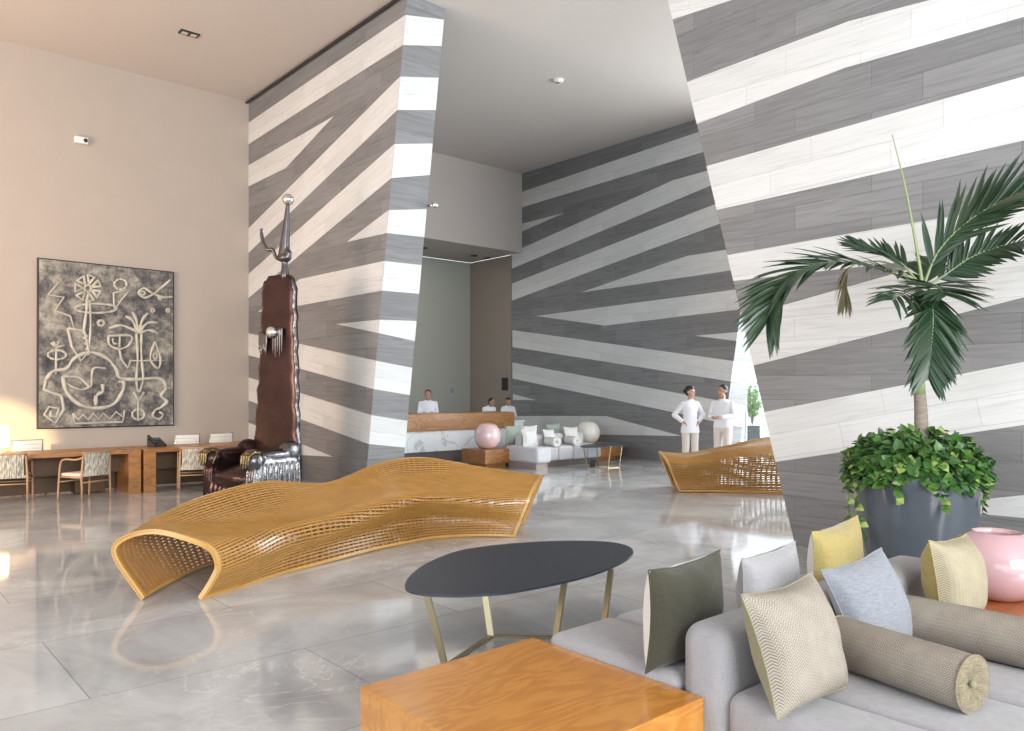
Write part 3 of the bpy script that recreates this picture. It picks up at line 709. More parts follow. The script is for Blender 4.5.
for sx, mm in ((-1, M_BRONZE), (1, M_BRLIT)):  # right arm takes the brighter, lit-looking bronze
    bm = B(); box(bm, (.43*sx, -.05, .36), (.19, .80, .62), bev=.07)
    ell(bm, (.43*sx, -.40, .62), (.13, .15, .14)); ell(bm, (.43*sx, 0, .68), (.11, .36, .085)); ell(bm, (.43*sx, .25, .72), (.12, .2, .15))
    for k in range(8): ell(bm, (.535*sx, -.38+.1*k, .30), (.028, .04, .28)); 
    for k in range(4): ell(bm, ((.36+.05*k)*sx, -.46, .25), (.025, .035, .27))
    blob('armrest', bm, mm, th, .016, 2)
    bm = B()   # hand with five drooping fingers
    ell(bm, (.43*sx, -.42, .74), (.10, .13, .045))
    for k in range(4):
        x = (.36+.047*k)*sx; ln = (.22, .27, .26, .20)[k]
        cap(bm, (x, -.46, .76), (x*1.01, -.555, .70), .022, .020, 8); cap(bm, (x*1.01, -.555, .70), (x, -.575, .72-ln*.7), .020, .013, 8)
    cap(bm, (.345*sx, -.36, .74), (.31*sx, -.44, .66), .024, .018, 8); cap(bm, (.31*sx, -.44, .66), (.315*sx, -.48, .56), .018, .012, 8)
    blob('hand', bm, M_BRGOLD, th, .010, 1)
bm = B(); ell(bm, (.07, .26, 2.45), (.095,)*3, seg=24); sp = obj('sphere', bm, M_STEEL, th, True); sp['label'] = 'polished silver ball set in the back'
bm = B()
for k in range(6): cap(bm, (-.22+.03*k, .285, 2.46-.01*k), (-.23+.03*k, .27, 2.2-.04*(k % 3)), .02, .010, 8)
for k in range(5): cap(bm, (.06+.045*k, .285, 2.5), (.06+.045*k, .28, 2.15-.08*(k % 2)), .02, .008, 8)
blob('drips', bm, M_BRDK, th, .012, 1)
bm = B()  # neck, ring, cone, raised arm
cap(bm, (.02, .36, 3.28), (.02, .36, 3.48), .065, .045); ell(bm, (.01, .36, 3.55), (.12, .09, .07)); ell(bm, (.09, .36, 3.60), (.05, .05, .08))
cap(bm, (.0, .36, 3.58), (.08, .36, 4.32), .085, .028); 
arm = spline([(-.02, .34, 3.52), (-.12, .32, 3.56), (-.17, .3, 3.68), (-.25, .28, 3.68), (-.32, .26, 3.78), (-.35, .25, 3.93)], 14)
for a, b in zip(arm, arm[1:]): cap(bm, a, b, .03, .028, 8)
for dx in (-.03, 0, .03): cap(bm, arm[-1], arm[-1]+Vector((dx, 0, .07)), .014, .01, 6)
bmesh.ops.translate(bm, vec=(.20, 0, 0), verts=bm.verts)
blob('figure', bm, M_BRDK, th, .014, 1)
bm = B(); ell(bm, (.285, .36, 4.40), (.085,)*3, seg=24); sp = obj('sphere', bm, M_STEEL, th, True); sp['label'] = 'silver ball on the tip of the cone'

# ------------------------------------------------------------------ slatted benches
def bench(name, label, stations, ns=70, nribs=64):
    """stations: (front foot, rear foot, [(t,h) x9], lean vector)"""
    origin = (stations[0][0]+stations[-1][1])*.5; origin.z = 0
    rows = []
    for fr, re, prof_, lean in stations:
        rows.append([fr.lerp(re, t_)+Vector((0, 0, h))+lean*h-origin for t_, h in prof_])
    NP = len(rows[0])
    NU, NV = 150, 90
    cols = [[cr([rows[i][j] for i in range(len(rows))], u/NU) for j in range(NP)] for u in range(NU+1)]
    # arc-length even resampling across
    grid = []
    for c in cols:
        fine = [cr(c, k/240) for k in range(241)]; L_ = [0]
        for a, b in zip(fine, fine[1:]): L_.append(L_[-1]+(b-a).length)
        out = []; k = 0
        for v in range(NV+1):
            t_ = L_[-1]*v/NV
            while k < 239 and L_[k+1] < t_: k += 1
            out.append(fine[k].lerp(fine[k+1], (t_-L_[k])/max(1e-9, L_[k+1]-L_[k])))
        grid.append(out)
    def at(u, v):
        u = min(max(u, 0), 1)*NU; v = min(max(v, 0), 1)*NV; i = min(int(u), NU-1); j = min(int(v), NV-1); a, b = u-i, v-j
        return (grid[i][j]*(1-a)+grid[i+1][j]*a)*(1-b)+(grid[i][j+1]*(1-a)+grid[i+1][j+1]*a)*b
    def frm(u, v):
        p = at(u, v); du = at(u+.008, v)-at(u-.008, v); dv = at(u, v+.012)-at(u, v-.012)
        n_ = du.cross(dv).normalized(); return p, du.normalized(), dv.normalized(), n_
    # outward orientation
    p, du, dv, n_ = frm(.3, .5); sg = 1 if n_.z > 0 else -1
    root = thing(name, label, 'bench', origin)
    def strip(bm, samples, half, axis, t0, t1):
        prev = None
        for (p, du, dv, n_) in samples:
            s_ = (dv if axis == 'v' else du)*half; n_ = n_*sg
            q = [bm.verts.new(p-s_+n_*t0), bm.verts.new(p+s_+n_*t0), bm.verts.new(p+s_+n_*t1), bm.verts.new(p-s_+n_*t1)]
            if prev:
                for k in range(4): bm.faces.new((prev[k], prev[(k+1) % 4], q[(k+1) % 4], q[k]))
            else: bm.faces.new(q)
            prev = q
        bm.faces.new(prev)
    bm = B()
    for k in range(ns):
        v = (k+.5)/ns
        strip(bm, [frm(u/110, v) for u in range(111)], .0080, 'v', -.003, .008)
    obj('slat_surface', bm, M_BENCH, root)
    for k in range(1, nribs):
        bm = B(); u = k/nribs; strip(bm, [frm(u, v/60) for v in range(61)], .0075, 'u', -.020, .001); obj('rib', bm, M_BENCHD, root)
    for u0, uu in ((.0, 0), (1., 1)):
        bm = B(); strip(bm, [frm(min(max(u0, .004), .996), v/80) for v in range(81)], .016, 'u', -.022, .016); obj('end_band', bm, M_BAND, root)
    for v0 in (.004, .996):
        bm = B(); strip(bm, [frm(u/90, v0) for u in range(91)], .014, 'v', -.02, .014); obj('foot_rail', bm, M_BAND, root)
    return root
V = Vector
Z3 = V((0, 0, 0))
def g2(x, y): return V((x, y, .012))
bench('slatted_bench', 'long golden slatted wood bench flowing in waves across the open floor', [
    (g2(-2.377, 5.943), g2(-2.82, 5.943), [(0, 0), (-.2, .14), (-.29, .25), (-.15, .38), (.32, .47), (.85, .512), (1.35, .45), (1.48, .32), (1, 0)], Z3),
    (g2(-2.19, 6.33), g2(-2.82, 6.5), [(0, 0), (-.12, .14), (-.20, .27), (-.08, .40), (.34, .40), (.85, .455), (1.22, .53), (1.33, .34), (1, 0)], Z3),
    (g2(-2.006, 6.746), g2(-2.75, 7.15), [(0, 0), (-.05, .15), (-.12, .29), (-.02, .40), (.32, .36), (.75, .41), (1.12, .605), (1.22, .40), (1, 0)], Z3),
    (g2(-1.70, 7.23), g2(-2.42, 7.85), [(0, 0), (0, .16), (-.12, .31), (-.02, .42), (.30, .38), (.70, .45), (1.10, .66), (1.19, .42), (1, 0)], Z3),
    (g2(-1.407, 7.70), g2(-2.0, 8.5), [(0, 0), (.06, .18), (-.12, .37), (0, .47), (.33, .47), (.70, .50), (1.05, .57), (1.12, .35), (1, 0)], Z3),
    (g2(-1.12, 8.04), g2(-1.5, 8.88), [(0, 0), (.17, .20), (-.13, .42), (-.05, .50), (.3, .54), (.7, .63), (1.03, .75), (1.14, .48), (1, 0)], Z3),
    (g2(-.853, 8.32), g2(-1.02, 9.15), [(0, 0), (.23, .20), (-.15, .42), (-.06, .48), (.28, .52), (.68, .63), (1.0, .79), (1.13, .5), (1, 0)], Z3),
    (g2(-.42, 8.47), g2(-.45, 9.28), [(0, 0), (.13, .17), (-.10, .36), (0, .45), (.3, .54), (.65, .63), (.97, .66), (1.1, .4), (1, 0)], V((.15, 0, 0))),
    (g2(.038, 8.49), g2(.15, 9.25), [(0, 0), (-.02, .12), (-.02, .26), (.02, .43), (.3, .545), (.65, .57), (.93, .56), (1.07, .35), (1, 0)], V((.40, 0, 0)))])
bench('slatted_bench', 'smaller golden slatted wood bench behind, half hidden by the right striped wall', [
    (g2(2.62, 12.2), g2(2.66, 12.9), [(0, 0), (.08, .15), (.02, .30), (.0, .44), (.25, .53), (.65, .56), (.95, .55), (1.0, .3), (1, 0)], V((-.42, 0, 0))),
    (g2(2.95, 12.2), g2(2.93, 12.95), [(0, 0), (.05, .15), (.0, .30), (-.06, .43), (.25, .50), (.65, .53), (1.0, .53), (1.05, .3), (1, 0)], V((-.1, 0, 0))),
    (g2(3.45, 12.15), g2(3.45, 12.95), [(0, 0), (.15, .12), (.05, .33), (-.10, .52), (.25, .62), (.65, .63), (1.0, .62), (1.1, .3), (1, 0)], Z3),
    (g2(4.2, 12.05), g2(4.3, 12.9), [(0, 0), (.25, .15), (.1, .32), (-.12, .52), (.25, .68), (.65, .76), (1.0, .80), (1.1, .4), (1, 0)], Z3),
    (g2(5.0, 12.1), g2(5.1, 12.95), [(0, 0), (.15, .15), (-.12, .33), (-.1, .45), (.25, .50), (.65, .62), (1.05, .80), (1.15, .4), (1, 0)], Z3),
    (g2(5.8, 12.4), g2(5.7, 13.2), [(0, 0), (-.1, .15), (-.22, .30), (-.1, .42), (.3, .48), (.7, .50), (1.1, .50), (1.2, .3), (1, 0)], Z3)], 66, 50)

# ------------------------------------------------------------------ oval tables
def oval_table(label):
    o = V((.1, 5.0, 0)); t_ = thing('oval_coffee_table', label, 'table', o)
    cpx = [(152, 180), (168, 152), (215, 118), (300, 85), (400, 69), (500, 61), (600, 57), (700, 59), (755, 67), (783, 82), (772, 104), (700, 139), (600, 168), (450, 197), (370, 205), (290, 208), (205, 204), (163, 195)]
    pts = [G(350+x/2.7676, 520+y/2.7676, .45)-o for x, y in cpx]
    n = len(pts); out = []
    for i in range(n):
        for k in range(5):
            u = k/5; a, b, c, d = pts[i-1], pts[i], pts[(i+1) % n], pts[(i+2) % n]
            out.append(((b*2)+(c-a)*u+(a*2-b*5+c*4-d)*u*u+(b*3-a-c*3+d)*u*u*u)*.5)
    bm = B(); up = [bm.verts.new(p) for p in out]; dn = [bm.verts.new(p-V((0, 0, .014))) for p in out]
    bm.faces.new(up); bm.faces.new(dn)
    for i in range(len(up)): bm.faces.new((up[i], up[(i+1) % len(up)], dn[(i+1) % len(dn)], dn[i]))
    obj('table_top', bm, M_CHAR, t_)
    feet = [V((-.386, 4.49, .012)), V((-.136, 5.05, .012)), V((.577, 5.0, .012)), V((.25, 4.72, .012))]
    tops = [V((-.49, 4.47, .434)), V((-.20, 5.12, .434)), V((.645, 5.08, .434)), V((.325, 4.80, .434))]
    for i, (a, b) in enumerate(zip(feet, tops)):
        bm = B(); d = (b-a); x = (feet[(i+1) % 4 if i % 2 == 0 else i-1]-a).normalized(); x = V((x.x, x.y, 0)).normalized(); y = V((-x.y, x.x, 0))
        q = []
        for p in (a, b):
            for sx, sy in ((-1, -1), (1, -1), (1, 1), (-1, 1)): q.append(bm.verts.new(p-o+y*sx*.022+x*sy*.006))
        for fa in ((0, 1, 2, 3), (4, 5, 6, 7), (0, 1, 5, 4), (1, 2, 6, 5), (2, 3, 7, 6), (3, 0, 4, 7)): bm.faces.new([q[k] for k in fa])
        obj('leg', bm, M_BRASS, t_)
    for a, b in ((0, 1), (1, 2), (2, 3), (3, 0)):
        bm = B(); pa, pb = feet[a]-o, feet[b]-o; d = (pb-pa).normalized(); m_ = (pa+pb)*.5; m_.z = .008
        box(bm, m_, ((pb-pa).length+.012, .03, .012), rot=math.atan2(d.y, d.x)); obj('floor_bar', bm, M_BRASS, t_)
    return t_
ot = oval_table('dark grey oval coffee table on slanted brass legs, right of the long bench')
dup(ot, V((1.93, 16.2, 0)), -.25, 'small distant oval table on thin brass legs beside the white ceramic globe', scale=(.62, .9, 1))

# ------------------------------------------------------------------ low wood tables
def block_table(label, corner, la, lb, m_, name='wood_block_table'):
    """corner: left-near corner at a=0 side; la along D1, lb along D2"""
    c = corner+D1*la/2+D2*lb/2
    t_ = thing(name, label, 'table', c, rz1)
    bm = B(); box(bm, (0, 0, .24), (la, lb, .28), bev=.004, seg=2); obj('table_box', bm, m_, t_)
    bm = B(); box(bm, (0, 0, .05), (la-.2, lb-.2, .10)); obj('plinth', bm, m_, t_)
    return t_
tl = V((-.62, 3.20, 0)); tk = V((.104, 3.85, 0))
# near table, back corner tk, runs -D1 and +D2 from there
block_table('glossy orange wood block table in the foreground at the end of the grey sofa', tk-D1*.97, .97, 1.0, M_TABLE)

# ------------------------------------------------------------------ sofas
def sofa(label, o, back_len, front, rear, extra=None, bd=.22, M_SOFA=M_SOFA):
    """o: foot of the back's left end; a along D1, b along D2"""
    t_ = thing('sofa', label, 'sofa', o, rz1)     # local x = D1, local y = -D2
    def blk(name, a0, a1, b0, b1, z0, z1, bev, m_=M_SOFA, seg=5):
        bm = B(); box(bm, ((a0+a1)/2, -(b0+b1)/2, (z0+z1)/2), (a1-a0, b1-b0, z1-z0), bev=bev, seg=seg); return obj(name, bm, m_, t_, True)
    bk_ = blk('backrest', 0, back_len, 0, bd, .10, .655, .085, seg=6)
    for (a0, a1, b0, b1) in front: blk('seat_cushion', a0+.001, a1-.001, b0, b1, .13, .425, .055)
    for (a0, a1, b0, b1) in rear: blk('seat_cushion', a0+.001, a1-.001, b0, b1, .13, .425, .055)
    allb = front+rear; A0 = min(q[0] for q in allb); A1 = max(q[1] for q in allb); B0 = min(q[2] for q in allb); B1 = max(q[3] for q in allb)
    if extra: blk('chaise_block', *extra, .13, .44, .06)
    bm = B(); box(bm, ((A0+A1)/2, -(B0+min(B1, .95))/2, .065), (A1-A0-.16, min(B1, .95)-B0-.16, .13)); obj('plinth', bm, mat('dark_brown_plinth', (.12, .09, .075), .5), t_)
    if extra:
        a0, a1, b0, b1 = extra; bm = B(); box(bm, ((a0+a1)/2, -(b0+b1)/2, .065), (a1-a0-.1, b1-b0-.16, .13)); obj('plinth', bm, mat('dusty_brown_plinth', (.34, .27, .25), .5), t_)
    return t_
SO = V((.653, 3.09, 0))
fr_ = [(.04, .37, .215, 1.25), (.37, .84, .215, 1.25), (.84, 1.30, .215, 1.25), (1.30, 1.76, .215, 1.25), (1.76, 2.16, .215, 1.25)]
re_ = [(.09, .56, -.78, .005), (.56, 1.02, -.78, .005), (1.02, 1.48, -.78, .005), (1.48, 2.16, -.78, .005)]
sofa('large grey linen back-to-back sofa in the right foreground', SO+D1*.09-D2*.067, 2.08, [(max(.0, a_-.09), b_-.09, c_+.01, d_) for a_, b_, c_, d_ in fr_], [(a_-.09, b_-.09, c_, d_) for a_, b_, c_, d_ in re_], bd=.24)
def sp_(a, b, z=0): v = SO+D1*a+D2*b; return V((v.x, v.y, z))
FL = V((-.16, 16.25, 0)); FO = FL+D1*.25
fsf = [(.17+.44*k, .17+.44*(k+1), .215, .75) for k in range(4)]
sofa('distant grey linen sofa, painted paler as if brightly lit, heaped with white cushions before the reception', FO, 1.95, fsf, [(.05+.63*k, .05+.63*(k+1), -.75, .005) for k in range(3)], extra=(-.25, .165, .0, 1.0), M_SOFA=fabric('lit_grey_upholstery', (.62, .62, .64), .05))  # lighter copy of the near sofa's linen, far brightness put into the colour
# ------------------------------------------------------------------ pillows
def pillow(label, c, w, h, th, mf, mb, yaw, tilt=0, roll=0, group=None, name='cushion', nn=26, mid=.5):
    """c: centre of the bottom edge on what it stands on; local x width, face normal -y turned by yaw; tilt leans the top back"""
    R_ = Matrix.Translation(V(c)) @ Matrix.Rotation(yaw, 4, 'Z') @ Matrix.Rotation(-tilt, 4, 'X') @ Matrix.Rotation(roll, 4, 'Y') @ Matrix.Translation(V((0, 0, h/2)))
    t_ = thing(name, label, 'cushion', c)
    inv = V(c)
    def side(sgn):
        bm = B(); uv = bm.loops.layers.uv.verify(); g = []
        for i in range(nn+1):
            row = []
            for j in range(nn+1):
                u = -1+2*i/nn; v = -1+2*j/nn
                pin = 1-.07*(1-abs(v)**3)*0-.0
                sag = (-.10 if v > 0 else -.05)*v*(1-u*u); x = u*(1-.10*(1-v*v)); z = v+sag*abs(v)+.025*noise.noise(V((u*2.2, c[0]*3, 1)))*max(0, v)
                e = max(0, (1-abs(u)**3))*max(0, (1-abs(v)**3)); y = th/2*(e**.5)*(1-.25*abs(u*v))
                y *= 1+.12*noise.noise(V((u*1.7+c[0]*5, v*1.7, sgn*3.0+c[1])))
                row.append(bm.verts.new((R_ @ V((x*w/2, -sgn*y, z*h/2)))-inv))
            g.append(row)
        for i in range(nn):
            for j in range(nn):
                f = bm.faces.new((g[i][j], g[i+1][j], g[i+1][j+1], g[i][j+1]))
                for l, (a, b) in zip(f.loops, ((i, j), (i+1, j), (i+1, j+1), (i, j+1))): l[uv].uv = (a/nn*w, b/nn*h)
        return bm
    for sgn, mm, nm in ((1, mf, 'front_cover'), (-1, mb, 'back_cover')):
        bm = side(sgn); me = bpy.data.meshes.new(nm); bm.to_mesh(me); bm.free(); o_ = link(nm, me, mm, t_, True)
        if mf is not mb and sgn == -1: pass
    bm = B(); q = []
    for k in range(64):
        s_ = k/16; e = int(s_); f = s_-e; u, v = [(-1+2*f, -1), (1, -1+2*f), (1-2*f, 1), (-1, 1-2*f)][e]
        q.append((R_ @ V((u*(1-.10*(1-v*v))*w/2, 0, (v+(-.10 if v > 0 else -.05)*v*(1-u*u)*abs(v)+.025*noise.noise(V((u*2.2, c[0]*3, 1)))*max(0, v))*h/2)))-inv)
    tube(bm, q, .0035, 5, closed=True); obj('piping', bm, mf if mf is not M_PAT and mf is not M_PATY else mb, t_, True)
    return t_
ya = rz1
pillow('beige chevron cushion with olive back, leaning on the sofa front at its left end', sp_(.27, .43, .42), .46, .45, .25, M_PAT, M_OLIVE, ya-.10, .33, -.04)
pillow('blue-grey cushion leaning on the sofa between the two bolsters', sp_(1.08, .37, .42), .44, .43, .2, M_GREYP, M_GREYP2, ya-.25, .38, -.14)
pillow('straw-patterned cushion with yellow edge at the far end of the sofa, beside the pink vase', sp_(1.84, .40, .42), .44, .42, .26, M_PATY, M_YELLOW, ya-.05, .16, .04)
pillow('dark green cushion with white back on the rear side of the sofa', sp_(.31, -.20, .42), .53, .44, .22, M_GREEN, M_WHITEF, ya+.02, -.06, -.03)
pillow('plain grey cushion behind the sofa back, between the green and yellow ones', sp_(1.04, -.22, .42), .52, .38, .2, M_GREYP2, M_GREYP2, ya+.02, -.05, -.03)
pillow('mustard yellow cushion behind the sofa back, in front of the palm planter', sp_(1.77, -.22, .43), .54, .42, .2, M_YELLOW, M_WHITEF, ya+.0, -.02, -.06)
def bolster(label, a, b, r, mm, end=None):
    a, b = V(a), V(b); t_ = thing('bolster', label, 'cushion', (a+b)/2-V((0, 0, r))); o = (a+b)/2-V((0, 0, r))
    d = (b-a).normalized(); x, y = frame_mat(a, d); bm = B(); uv = bm.loops.layers.uv.verify(); n = 40; rings = []
    L_ = (b-a).length; prof_ = [(0, .0), (.0, .35), (0, .80), (.004, .9), (.012, .965), (.03, .99)]+[(L_*k/8, 1+.006*math.sin(k*2.1)) for k in range(1, 8)]+[(L_-.03, .99), (L_-.012, .965), (L_-.004, .9), (L_, .80)]
    body = prof_[4:-2]; 
    for s_, k_ in body: rings.append([bm.verts.new(a-o+d*s_+(x*math.cos(2*PI*k/n)+y*math.sin(2*PI*k/n))*r*k_) for k in range(n)])
    for i in range(len(rings)-1):
        for k in range(n):
            f = bm.faces.new((rings[i][k], rings[i][(k+1) % n], rings[i+1][(k+1) % n], rings[i+1][k]))
            for l, (ii, kk) in zip(f.loops, ((i, k), (i, k+1), (i+1, k+1), (i+1, k))): l[uv].uv = (kk/n*2*PI*r, body[ii][0])
    me = bpy.data.meshes.new('bolster_cover'); bm.to_mesh(me); bm.free(); link('bolster_cover', me, mm, t_, True)
    for pt_, dd in ((a, -d), (b, d)):
        bm = B(); c0 = pt_-o; rs = []
        for j, (rr, off) in enumerate([(.975, -.008), (.93, .0), (.7, .003), (.45, -.002), (.2, -.014)]):
            rs.append([bm.verts.new(c0+dd*(off+.006*math.sin(k*PI/2.0)*(j > 1))+(x*math.cos(2*PI*k/n)+y*math.sin(2*PI*k/n))*r*rr) for k in range(n)])
        for p_, q_ in zip(rs, rs[1:]):
            for k in range(n): bm.faces.new((p_[k], p_[(k+1) % n], q_[(k+1) % n], q_[k]))
        bm.faces.new(rs[-1]); ec = obj('end_cap', bm, mm if end is None else end, t_, True)
        bm = B(); ell(bm, c0-dd*.006, (r*.13, r*.13, r*.13), seg=10); obj('button', bm, M_OLIVE, ec, True)
        bm = B(); tube(bm, [c0-dd*.006+(x*math.cos(2*PI*k/n)+y*math.sin(2*PI*k/n))*r*.985 for k in range(n)], .005, 5, closed=True); obj('piping', bm, M_PAT if end is None else end, ec, True)
    return t_
M_BEND = fabric('pleated_beige_linen', (.23, .19, .12), .3)
bolster('near beige chevron bolster with its gathered round end towards the viewer', sp_(.72, .30, .53), sp_(.60, .87, .53), .105, M_PAT, M_BEND)
bolster('farther beige chevron bolster running off the right edge of the picture', sp_(1.29, .31, .53), sp_(1.28, 1.0, .53), .105, M_PAT, M_BEND)
# distant cushions
def fp(a, b, z=.43): v = FO+D1*a+D2*b; return V((v.x, v.y, z))
for a, b, w, mm, lb, yw in [(.12, .42, .40, M_WHITEF, 'leftmost large white cushion on the distant sofa', -.1), (.78, .34, .36, M_WHITEF, 'middle smaller white cushion on the distant sofa, behind the left bolster', .1), (1.42, .36, .40, M_WHITEF, 'right white cushion on the distant sofa, behind the right bolster', -.1)]:
    pillow(lb, fp(a, b), w, w*.95, .14, mm, mm, ya+yw, .3, .05, nn=8)
for a, b, w, mm, lb in [(.12, -.16, .44, M_SAGE, 'sage cushion behind the left end of the distant sofa back'), (.62, -.16, .42, M_WHITEF, 'white cushion behind the middle of the distant sofa back'), (1.32, -.16, .44, M_SAGE, 'sage cushion behind the right part of the distant sofa back')]:
    pillow(lb, fp(a, b), w, w*.95, .14, mm, mm, ya, -.05, -.03, nn=8)
bolster('left cream bolster lying on the distant sofa', fp(.62, .40, .52), fp(.50, .80, .52), .095, M_WHITEF, M_WHITEF)
bolster('right cream bolster lying on the distant sofa', fp(1.22, .40, .52), fp(1.10, .80, .52), .095, M_WHITEF, M_WHITEF)
# wood tables at the distant group and at the sofa's far end
block_table('red-brown wood block table under the near pink vase at the right edge', SO+D1*2.2-D2*.35, 1.0, 1.15, M_RED)
fN = G(486, 469.5); block_table('orange wood block table under the pink globe vase before the reception', V((fN.x, fN.y, 0))-D2*.80+D1*.0, .72, .78, M_DESK)
fR = FO+D1*2.05-D2*.35; block_table('wood block table beyond the distant oval table, under the white globe', fR, .8, .9, M_DESK)
def globe(name, label, c, R0, H, m_, hole=.42):
    t_ = thing(name, label, 'vase', c); pr = []
    a0 = math.asin(.42); 
    for k in range(25):
        a = -PI/2+.45+(PI-.45-.52)*k/24; pr.append((R0*math.cos(a)**.9, H/2+H/2*math.sin(a)*1.03))
    z0 = pr[0][1]; pr = [(r_, z-z0) for r_, z in pr]
    r1, z1 = pr[-1]
    prof_ = [(0, 0)]+pr+[(r1-.012, z1+.004), (r1-.022, z1-.006), (r1*1.1-.03, z1-.05), (r1*1.3, z1-.12), (0, z1-.16)]
    bm = B(); lathe(bm, prof_, n=64); obj('vase_body', bm, m_, t_, True)
    return t_
gv = V((2.86, 4.6, .381))
globe('globe_vase', 'large glossy pink globe vase at the right edge behind the sofa', gv, .265, .42, M_PINK)
p = fN-D2*.40+D1*.37; globe('globe_vase', 'pale pink globe vase on the orange wood block before the reception', V((p.x, p.y, .381)), .28, .56, M_PINKL)
p = fR+D1*.4+D2*.42; globe('globe_vase', 'white speckled globe vase on the distant wood block', V((p.x-.18, p.y-.1, .381)), .28, .53, M_WCER)
b_ = thing('floor_socket_box', 'small black box on the floor at the front foot of the distant sofa', 'socket box', G(592.5, 467))
bm = B(); box(bm, (0, 0, .07), (.10, .10, .14), bev=.01); box(bm, (0, -.052, .08), (.06, .006, .06)); obj('box_body', bm, M_BLACK, b_)

# ------------------------------------------------------------------ reception counter
c0 = V((-2.236-.752*.8, 16.3-.659*.8, 0)); ln = 3.85
rc = thing('reception_counter', 'white veined marble reception counter with a thick wood upper band', 'counter', c0, rz1)
bm = B(); box(bm, (ln/2, .38, .90), (ln, .76, .36), bev=.006); obj('wood_band', bm, M_DESK, rc)
bm = B(); box(bm, (ln/2-.02, .42, .50), (ln-.04, .68, .46)); obj('marble_front', bm, M_MARB, rc)
bm = B(); box(bm, (ln/2-.1, .45, .135), (ln-.3, .60, .27)); obj('plinth', bm, mat('dark_counter_plinth', (.14, .12, .12), .35), rc)
bm = B(); box(bm, (ln/2, .38, 1.084), (ln-.1, .66, .012)); obj('counter_top', bm, M_DESK, rc)
c1 = c0+D1*(ln+.02)
s = thing('side_counter', 'low white stone side counter at the right end of the reception', 'counter', c1, rz1)
bm = B(); box(bm, (.18, .55, .44), (.36, .9, .80), bev=.01); obj('counter_body', bm, M_MARB, s)
bm = B(); box(bm, (.18, .55, .86), (.40, .94, .04), bev=.005); obj('counter_top', bm, M_MARB, s)
# wall plate and dark panel
def onpl(px, py, p0, n_, off): return onplane(px, py, p0, n_)+n_*off
pp = onpl(451.5, 390, al0, D2, .02)
s = thing('wall_notice', 'small framed pale notice on the grey panel behind the counter', 'sign', pp, rz1)
bm = B(); box(bm, (0, 0, 0), (.26, .03, .32), bev=.004); obj('notice_frame', bm, mat('grey_notice', (.42, .43, .42), .5), s)
bm = B(); box(bm, (0, -.018, -.02), (.14, .006, .16)); obj('notice_sheet', bm, mat('notice_sheet', (.3, .31, .3), .5), s)
pp = onpl(505.5, 384, dpt(511), -D1, .03)
s = thing('wall_screen', 'narrow dark wall panel beside the reception staff', 'screen', pp, rz1+PI/2)
bm = B(); box(bm, (0, 0, 0), (.22, .04, .34), bev=.004); obj('screen_body', bm, M_BLACK, s)

# ------------------------------------------------------------------ palm and planter
PC = V((3.21, 6.2, 0)); PH = 1.0
pl = thing('planter', 'large slate-blue glazed planter tapering down, in front of the right striped wall', 'planter', PC)
bm = B(); lathe(bm, [(0, 0), (.27, 0), (.295, .02), (.38, .35), (.435, .62), (.462, .85), (.468, .96), (.462, .99), (.44, .99), (.43, .95), (.425, .9)], n=72); obj('pot_shell', bm, M_POT, pl, True)
bm = B(); lathe(bm, [(0, .92), (.2, .925), (.426, .90)], n=36); obj('soil', bm, M_SOIL, pl, True)
palm = thing('palm_tree', 'young palm with drooping dark green fronds growing in the slate planter', 'palm', PC+V((0, 0, .925)))
O = PC+V((0, 0, .925))
tr = [V((.04, 0, 0)), V((.045, 0, .25)), V((.04, 0, .5)), V((.03, 0, .66))]
bm = B(); ts = spline(tr, 40); tube(bm, ts, [.058-.016*i/39+.0022*(i % 3 == 0) for i in range(40)], 16); obj('trunk', bm, M_TRUNK, palm, True)
cs_ = spline([V((.03, 0, .64)), V((.02, 0, 1.0)), V((.02, 0, 1.32)), V((.02, 0, 1.5))], 14); bm = B(); tube(bm, cs_, [.045-.02*i/13 for i in range(14)], 14); obj('crownshaft', bm, M_STEM, palm, True)
def wp(px, py, dY=0): return W(px, py, PC.y+dY)-O
def leaflet(bm, p, d, nrm, L_, wd, droop=.25, n=5):
    d = d.normalized(); s_ = d.cross(nrm)
    if s_.length < 1e-3: s_ = d.cross(V((0, 1, 0)))
    s_.normalize(); nn_ = s_.cross(d); prev = None
    for i in range(n+1):
        t_ = i/n; c = p+d*L_*t_+V((0, 0, -1))*droop*L_*t_*t_; w = wd*(math.sin(PI*min(1, t_*.86+.14))**.8)*(1 if i < n else .05)
        q = [bm.verts.new(c-s_*w+nn_*w*.35), bm.verts.new(c), bm.verts.new(c+s_*w+nn_*w*.35)]
        if prev:
            bm.faces.new((prev[0], prev[1], q[1], q[0])); bm.faces.new((prev[1], prev[2], q[2], q[1]))
        prev = q
